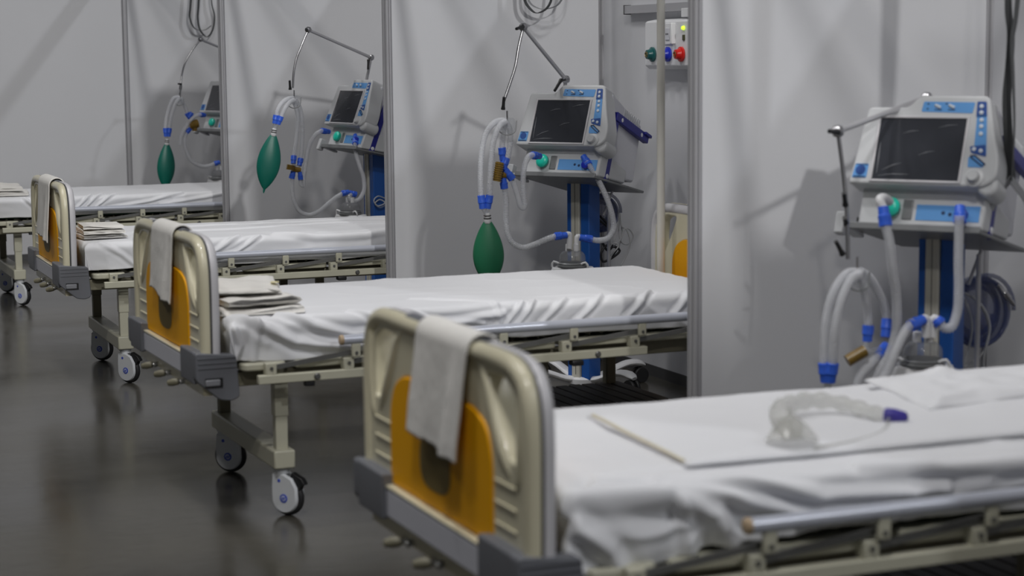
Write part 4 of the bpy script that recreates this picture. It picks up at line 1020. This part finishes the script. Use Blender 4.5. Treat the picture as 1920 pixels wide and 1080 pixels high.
lung('teal green test lung hanging in the bay behind the third bed', (-0.001, 5.267, 0.917), (0.036, 5.267, 1.101), .330, .125, 'bag_teal', -.2)
# far bay
c = circuit('clear hoses with blue cuffs in the farthest bay by the back wall')
bm = BM(); cyl(bm, (0.205, 8.39, 1.351), (0.194, 8.39, 1.25), .0055); cyl(bm, (0.204, 8.39, 1.343), (0.199, 8.39, 1.312), .011); obj('hanger_pin', bm, 'chrome', c)
hanger(c, (0.193, 8.39, 1.227), .9)
hose(c, [(0.19, 8.39, 1.258), (0.148, 8.38, 1.251), (0.112, 8.37, 1.19), (0.084, 8.36, 1.105), (0.074, 8.36, 1.027)], .013)
hose(c, [(0.191, 8.38, 1.25), (0.161, 8.37, 1.22), (0.128, 8.36, 1.143), (0.11, 8.36, 1.073), (0.101, 8.36, 1.027)], .013)
cuff(c, (0.074, 8.36, 1.035), (0.076, 8.36, 0.973), .017); cuff(c, (0.105, 8.36, 1.034), (0.095, 8.36, 0.972), .017)
ypiece(c, (0.076, 8.36, 0.981), (0.096, 8.36, 0.98), (0.083, 8.36, 0.949))
hose(c, [(0.204, 8.4, 1.25), (0.228, 8.41, 1.202), (0.249, 8.42, 1.155), (0.256, 8.42, 1.131)], .013)
cuff(c, (0.249, 8.42, 1.139), (0.271, 8.42, 1.099), .017); cuff(c, (0.286, 8.41, 1.142), (0.261, 8.41, 1.104), .0155)
valve(c, (0.295, 8.41, 1.056), (1, 0, .2), .07, .033); valve(c, (0.303, 8.41, 1.044), (0, 0, 1), .075, .02)
cuff(c, (0.236, 8.4, 0.995), (0.271, 8.41, 1.025), .017)
hose(c, [(0.24, 8.4, 0.999), (0.22, 8.39, 0.945), (0.233, 8.39, 0.858), (0.268, 8.38, 0.787), (0.329, 8.37, 0.75), (0.39, 8.36, 0.749), (0.439, 8.36, 0.767)], .014)
cuff(c, (0.431, 8.36, 0.763), (0.471, 8.36, 0.774), .017)
hose(c, [(0.352, 8.42, 1.125), (0.307, 8.4, 1.115), (0.255, 8.39, 1.069), (0.216, 8.38, 1.016), (0.19, 8.38, 0.962), (0.185, 8.38, 0.907)], .014)
cuff(c, (0.348, 8.42, 1.125), (0.393, 8.46, 1.119), .0165)
lung('small teal green test lung in the farthest bay, left of the slender post', (0.068, 8.36, 0.724), (0.082, 8.36, 0.926), .335, .122, 'bag_teal', 0, False)

# ------------------------------------------------------------------ humidifiers on the columns
def humidifier(k, px, label):
    x, y, z = px
    T = thing('humidifier', label, 'humidifier', px, -math.radians(VENT[k][1]) * .8, 'heated humidifiers on the ventilator columns')
    bm = BM(); out = round_poly([(-.098, -.062), (.098, -.062), (.098, .075), (-.098, .075)], .04, 8)
    pr0 = out; A = [bm.verts.new((a, b, -.10)) for a, b in pr0]; B = [bm.verts.new((a, b, -.035)) for a, b in pr0]; C = [bm.verts.new((a * .86, b * .86, -.004)) for a, b in pr0]
    n = len(pr0); bm.faces.new(A); bm.faces.new(C)
    for P, Q in ((A, B), (B, C)):
        for i in range(n): bm.faces.new((P[i], P[(i + 1) % n], Q[(i + 1) % n], Q[i]))
    H = obj('heater_base', bm, 'white_plastic', T, .004)
    bm = BM(); prism(bm, round_poly([(-.045, -.072), (.045, -.072), (.035, -.040), (-.035, -.040)], .006), 'y', -.066, -.058); obj('display', bm, 'label_dark', H, label='dark blue display window')
    bm = BM(); lathe(bm, [(.060, -.004), (.068, 0), (.068, .006), (.062, .010), (.066, .013), (.060, .018)], (0, 0, 0), (0, 0, 1), 32); obj('chamber_ring', bm, 'plate_grey', T)
    bm = BM(); lathe(bm, [(.058, .018), (.060, .030), (.057, .050), (.046, .064), (.030, .070)], (0, 0, 0), (0, 0, 1), 32); obj('chamber', bm, 'chamber_clear', T)
    bm = BM()
    for s in (-1, 1): tube(bm, smooth_path([(s * .060, -.02, -.03), (s * .085, -.03, .0), (s * .075, -.035, .022), (s * .05, -.03, .012)], .01), .005, 8)
    obj('guard', bm, 'white_plastic', H)
    bm = BM()
    for s in (-1, 1): cyl(bm, (s * .018, 0, .066), (s * .018, 0, .098), .013); 
    obj('chamber_port', bm, 'white_plastic', T)
    bm = BM(); box(bm, -.02, .02, .07, .115, -.06, -.03); obj('mount', bm, 'plate_grey', T, .003)
    return T
humidifier('A', (0.385, -0.74, 0.599), 'white humidifier with a grey ringed chamber, just above the nearest bed')
humidifier('B', (0.533, 2.16, 0.605), 'white humidifier at the blue column behind the second bed')
humidifier('C', (0.484, 5.24, 0.616), 'white humidifier behind the third bed with a clear round chamber')
humidifier('D', (0.468, 8.36, 0.648), 'humidifier in the farthest bay, mostly hidden by the slender post')

# ------------------------------------------------------------------ cables and coiled tubing behind the columns
def cable(name, paths, r, m, label, cat='cable', group=None):
    bm = BM()
    for p in paths: tube(bm, smooth_path(p, .01), r, 8)
    o = obj(name, bm, m, ang=180); tag(o, label, cat, group); return o
cable('power_cable', [[(0.859, 2.42, 0.672), (0.881, 2.42, 0.733), (0.893, 2.42, 0.807), (0.903, 2.42, 0.745), (0.942, 2.42, 0.731), (0.966, 2.43, 0.691), (0.941, 2.43, 0.66), (0.908, 2.43, 0.669), (0.897, 2.44, 0.731), (0.905, 2.44, 0.775), (0.913, 2.44, 0.705), (0.896, 2.44, 0.644)],
    [(0.859, 2.42, 0.655), (0.89, 2.41, 0.684), (0.915, 2.41, 0.737), (0.94, 2.41, 0.682), (0.931, 2.41, 0.632), (0.89, 2.41, 0.56)], [(0.822, 2.4, 0.638), (0.85, 2.4, 0.674), (0.877, 2.4, 0.661), (0.839, 2.4, 0.613), (0.825, 2.4, 0.552), (0.822, 2.4, 0.465)]],
    .0035, 'cable_white', 'looped white cable hanging right of the blue column behind the second bed', 'cable', 'white cables behind the ventilators')
cable('power_cable', [[(0.809, 2.44, 0.68), (0.841, 2.44, 0.634), (0.869, 2.44, 0.652), (0.902, 2.44, 0.631), (0.855, 2.44, 0.596), (0.814, 2.44, 0.585), (0.806, 2.44, 0.623), (0.836, 2.44, 0.659), (0.89, 2.45, 0.641), (0.846, 2.45, 0.588)], [(0.808, 2.46, 0.795), (0.838, 2.46, 0.769), (0.879, 2.46, 0.705)], [(0.802, 2.46, 0.778), (0.846, 2.46, 0.744), (0.868, 2.46, 0.691)]], .006, 'cable_black', 'dark bundled cord behind the blue column at the second bed')
cable('power_cable', [[(0.737, -0.45, 0.766), (0.777, -0.45, 0.743), (0.833, -0.44, 0.686), (0.848, -0.44, 0.615), (0.82, -0.44, 0.555), (0.75, -0.44, 0.516)], [(0.752, -0.43, 0.749), (0.778, -0.43, 0.697), (0.788, -0.43, 0.635), (0.769, -0.43, 0.549), (0.757, -0.43, 0.511)],
    [(0.759, -0.46, 0.757), (0.814, -0.46, 0.707), (0.836, -0.46, 0.65), (0.823, -0.46, 0.584), (0.814, -0.46, 0.532), (0.826, -0.46, 0.461)]], .0035, 'cable_white', 'white cable loops right of the nearest blue column', 'cable', 'white cables behind the ventilators')
cable('power_cable', [[(0.763, 5.42, 0.686), (0.709, 5.4, 0.702), (0.681, 5.39, 0.678), (0.704, 5.39, 0.645), (0.755, 5.4, 0.661), (0.725, 5.41, 0.681), (0.694, 5.41, 0.657), (0.724, 5.41, 0.633), (0.769, 5.42, 0.647)]], .0035, 'cable_white', 'small white cable coil on the blue column behind the third bed', 'cable', 'white cables behind the ventilators')
def coil(px, r, label, tip=None):
    T = thing('hose_coil', label, 'hose', px, 0, 'coiled gas hoses behind the ventilators')
    bm = BM(); n = 5
    pts = []
    for i in range(n * 30):
        t = 2 * PI * i / 30; rr = r - .010 * (i / 30) + .004 * math.sin(t * 2.3)
        pts.append((rr * math.cos(t) * .92, .010 * math.sin(t * .37) + .012 * (i / 30 - 2), rr * math.sin(t)))
    tube(bm, pts, .0075, 8); obj('hose', bm, 'hose_blue_clear', T, ang=180)
    bm = BM(); lathe(bm, [(r * .25, -.012), (r * .93, -.010), (r * .95, 0), (r * .93, .010), (r * .25, .012)], (0, .02, 0), (0, 1, 0), 32); obj('wrapping', bm, 'hose_blue_clear', T, ang=60, label='translucent bluish wrapping')
    if tip:
        a, b = [Vector(q) - Vector(px) for q in tip]
        bm = BM(); d = b - a; lathe(bm, [(.006, -.03), (.009, 0), (.012, .004), (.012, d.length * .5), (.008, d.length * .55), (.008, d.length * .85), (.004, d.length)], a, d, 14); obj('fitting', bm, 'chrome', T)
    return T
coil((0.856, -0.38, 0.688), .125, 'translucent bluish coiled hose hanging behind the nearest ventilator column', ((0.918, -0.42, 0.753), (0.954, -0.43, 0.709)))
coil((0.847, 2.52, 0.802), .095, 'dark blue coiled hose behind the ventilator column at the second bed')

# ------------------------------------------------------------------ straps hanging from the bay beams
def strap(name, loops, w, label, m='strap', group='straps hanging in loops from above'):
    T = thing(name, label, 'strap', (0, 0, 0), 0, group)
    for lp, tw, mm in loops:
        pth = smooth_path(lp, .012); n = len(pth); bm = BM(); prev = None
        for i in range(n):
            t = (pth[min(i + 1, n - 1)] - pth[max(i - 1, 0)]).normalized()
            a = tw[0] + (tw[1] - tw[0]) * i / (n - 1)
            s = Vector((math.cos(a), math.sin(a), 0)); s = (s - t * s.dot(t)).normalized(); nn = s.cross(t)
            ww = w / 2
            ring = [bm.verts.new(pth[i] + s * p * ww + nn * q * .0012) for p, q in ((-1, -1), (1, -1), (1, 1), (-1, 1))]
            if prev:
                for j in range(4): bm.faces.new((prev[j], prev[(j + 1) % 4], ring[(j + 1) % 4], ring[j]))
            else: bm.faces.new(ring)
            prev = ring
        bm.faces.new(prev)
        obj('webbing', bm, mm, T, ang=50)
    return T
def up(p, z=HP - .05): return (p[0], p[1], z)
P0 = (0.678, 3.02, 1.802); P1 = (0.841, 3.02, 1.802)
strap('hanging_strap', [([up(P0), (P0[0], P0[1], 2.1), P0, (0.7, 3.02, 1.766), (0.736, 3.02, 1.741), (0.784, 3.02, 1.756), (0.813, 3.02, 1.792), (P1[0] - .01, 3.03, 1.9), up(P1)], (.2, 1.1), 'strap'),
    ([up((P0[0] + .05, 3.05, 0)), (P0[0] + .03, 3.05, 2.0), (0.713, 3.05, 1.798), (0.758, 3.05, 1.765), (0.814, 3.05, 1.762), (0.883, 3.05, 1.803), up((P1[0] + .06, 3.05, 0))], (1.2, .3), 'strap_light')], .022,
    'dark strap loop dangling at the top edge above the ventilator by the wall outlet box')
P0 = (0.525, 9.33, 1.991); P1 = (0.686, 9.33, 1.991)
strap('hanging_strap', [([up(P0), (P0[0], 9.33, 2.1), (0.511, 9.33, 1.941), (0.504, 9.33, 1.851), (0.544, 9.33, 1.768), (0.62, 9.33, 1.759), (0.672, 9.33, 1.792)], (.2, 1.1), 'strap'),
    ([up((P0[0] + .1, 9.36, 0)), (0.582, 9.36, 1.951), (0.574, 9.36, 1.843), (0.593, 9.36, 1.752), (0.642, 9.36, 1.706), (0.686, 9.36, 1.751), (0.707, 9.36, 1.868), (0.688, 9.36, 1.967), up((P1[0], 9.36, 0))], (.4, 1.3), 'strap')], .026,
    'grey strap loops hanging above the farthest ventilator')
P0 = (0.661, -0.75, 1.689); P1 = (0.693, -0.75, 1.689)
strap('hanging_strap', [([up(P0), (P0[0], -.75, 2.0), (0.664, -0.75, 1.657), (0.674, -0.75, 1.594), (0.672, -0.75, 1.498), (0.665, -0.75, 1.402), (0.673, -0.75, 1.273), (0.686, -0.75, 1.146)], (.9, .1), 'strap'),
    ([up(P1), (P1[0], -.77, 2.0), (0.677, -0.77, 1.641), (0.665, -0.77, 1.569), (0.672, -0.77, 1.45), (0.68, -0.77, 1.305), (0.675, -0.77, 1.147)], (.2, .9), 'strap'),
    ([(0.678, -0.76, 1.15), (0.653, -0.76, 1.125), (0.623, -0.76, 1.087), (0.606, -0.76, 1.049), (0.601, -0.76, 1.01)], (.5, .5), 'strap_light'), ([(0.68, -0.76, 1.15), (0.7, -0.76, 1.127), (0.733, -0.76, 1.09), (0.758, -0.76, 1.035)], (.5, .5), 'strap_light')], .040,
    'wide grey strap with a forked end hanging at the right edge by the nearest ventilator')

# ------------------------------------------------------------------ wall outlet box and equipment rail at the head of the second bay
T = thing('outlet_box', 'white medical gas outlet box with blue and red sockets on the wall', 'outlet box', (W - .005, 2.09, 1.58))
def wb(bm, x0, x1, y0, y1, z0, z1): box(bm, x0 - W + .005, x1 - W + .005, y0 - 2.09, y1 - 2.09, z0 - 1.58, z1 - 1.58)
bm = BM(); XF = W - .07
pr = [(XF, 1.486), (XF, 1.683), (XF + .012, 1.69), (W - .006, 1.70), (W - .006, 1.468), (XF + .02, 1.468)]
prism(bm, [(a - W + .005, b - 1.58) for a, b in pr], 'y', 1.64 - 2.09, 2.541 - 2.09); obj('housing', bm, 'white_plastic', T, .003)
bm = BM(); wb(bm, XF - .006, XF + .002, 2.256, 2.335, 1.580, 1.677); SWP = obj('socket_plate', bm, 'white_plastic', T, .003)
bm = BM(); wb(bm, XF - .010, XF - .005, 2.278, 2.316, 1.60, 1.655); obj('socket', bm, 'console_side', SWP, .002)
bm = BM(); wb(bm, XF - .012, XF - .009, 2.302, 2.307, 1.624, 1.631); wb(bm, XF - .012, XF - .009, 2.287, 2.292, 1.624, 1.631); obj('socket_hole', bm, 'black_plastic', SWP)
bm = BM(); wb(bm, XF - .022, XF + .002, 2.232, 2.248, 1.582, 1.678); obj('divider', bm, 'white_plastic', T, .004)
bm = BM(); lathe(bm, [(.007, 0), (.010, .001), (.010, .006), (.007, .012)], (XF - W + .005, 2.150 - 2.09, 1.653 - 1.58), (-1, 0, 0), 18); obj('lamp', bm, 'led', T, label='small lit yellow-green lamp')
bm = BM(); wb(bm, XF - .005, XF + .002, 2.140, 2.160, 1.597, 1.623); obj('rocker_switch', bm, 'rocker', T, .002)
for y, m, nm in ((2.456, 'outlet_green', 'dark green gas socket'), (2.300, 'outlet_blue', 'blue gas socket'), (2.170, 'outlet_red', 'red gas socket'), (2.02, 'outlet_blue', 'blue gas socket')):
    bm = BM(); lathe(bm, [(.030, 0), (.034, .002), (.034, .010), (.027, .014), (.023, .024), (.021, .034), (.014, .036)], (XF - W + .005, y - 2.09, 1.536 - 1.58), (-1, 0, 0), 30); o = obj('gas_socket', bm, m, T, label=nm)
    bm = BM(); lathe(bm, [(.013, .030), (.013, .039), (.010, .040), (.008, .034)], (XF - W + .005, y - 2.09, 1.536 - 1.58), (-1, 0, 0), 18); obj('socket_core', bm, 'brass', o)
bm = BM(); box(bm, W - .050, W - .005, 2.05, 2.218, 1.702, 1.742); tag(obj('cable_duct', bm, 'white_plastic', None, .003), 'white duct block sitting on top of the wall outlet box', 'cable duct')
bm = BM(); pr = [(W - .04, 1.731), (W - .04, 1.769), (W - .005, 1.769), (W - .005, 1.764), (W - .035, 1.764), (W - .035, 1.736), (W - .005, 1.736), (W - .005, 1.731)]
prism(bm, pr, 'y', 1.40, 2.824); T = obj('equipment_rail', bm, 'aluminium', None); tag(T, 'grey metal equipment rail on the wall above the outlet box', 'wall rail')
bm = BM(); box(bm, W - .043, W - .005, 2.824, 2.829, 1.727, 1.773); obj('rail_end', bm, 'aluminium_dark', T)
# IV pole at the far head corner of the second bed
x, y = (0.567, 1.36, 1.22)[:2]
bm = BM(); cyl(bm, (x, y, .50), (x, y, 1.95), .0165, seg=24); IV = obj('iv_pole', bm, 'offwhite_pole'); tag(IV, 'tall off-white infusion pole standing at the headboard of the second bed', 'infusion pole')
bm = BM(); lathe(bm, [(.017, .50), (.024, .50), (.024, .53), (.017, .535)], (x, y, 0), (0, 0, 1), 20); obj('collar', bm, 'beige_paint', IV)
bm = BM()
for a in (0, PI / 2, PI, 1.5 * PI): tube(bm, smooth_path([(x, y, 1.94), (x + .06 * math.cos(a), y + .06 * math.sin(a), 1.95), (x + .085 * math.cos(a), y + .085 * math.sin(a), 1.98)], .01), .004, 8)
obj('hook', bm, 'chrome', IV)

# ------------------------------------------------------------------ clear breathing mask and tube left on the nearest bed
T = thing('breathing_mask', 'clear crumpled breathing tube and mask with a purple tip lying on the nearest bed', 'breathing mask', (0, 0, 0))
zz = ZT + .030
def ab(x, y, z): return in_bed('A', (x, y, z))
bm = BM(); pts = [ab(.50, .26, zz + .01), ab(.53, .36, zz + .018), ab(.60, .46, zz + .02), ab(.70, .50, zz + .02), ab(.76, .46, zz + .012), ab(.78, .38, zz + .006), ab(.80, .34, zz)]
pth = smooth_path(pts, .006); tube(bm, pth, [.026 - .012 * i / len(pth) + .003 * math.sin(i * .8) for i in range(len(pth))], 12); obj('tube', bm, 'mask_clear', T, ang=180)
bm = BM(); lathe(bm, [(.055, 0), (.058, .006), (.050, .018), (.036, .036), (.020, .048), (.012, .052)], ab(.475, .22, zz - .008), (.1, .25, 1), 24); obj('mask', bm, 'mask_clear', T)
bm = BM(); lathe(bm, [(.010, -.004), (.016, 0), (.017, .02), (.013, .045), (.006, .052)], ab(.795, .35, zz + .004), (.85, -.55, -.12), 16); obj('tip', bm, 'purple', T, label='purple tip')
bm = BM(); tube(bm, smooth_path([ab(.50, .17, zz - .012), ab(.62, .20, zz - .014), ab(.74, .27, zz - .012), ab(.80, .34, zz)], .01), .004, 8); obj('thin_line', bm, 'mask_clear', T, ang=180)

# ------------------------------------------------------------------ overhead trusses of the hall
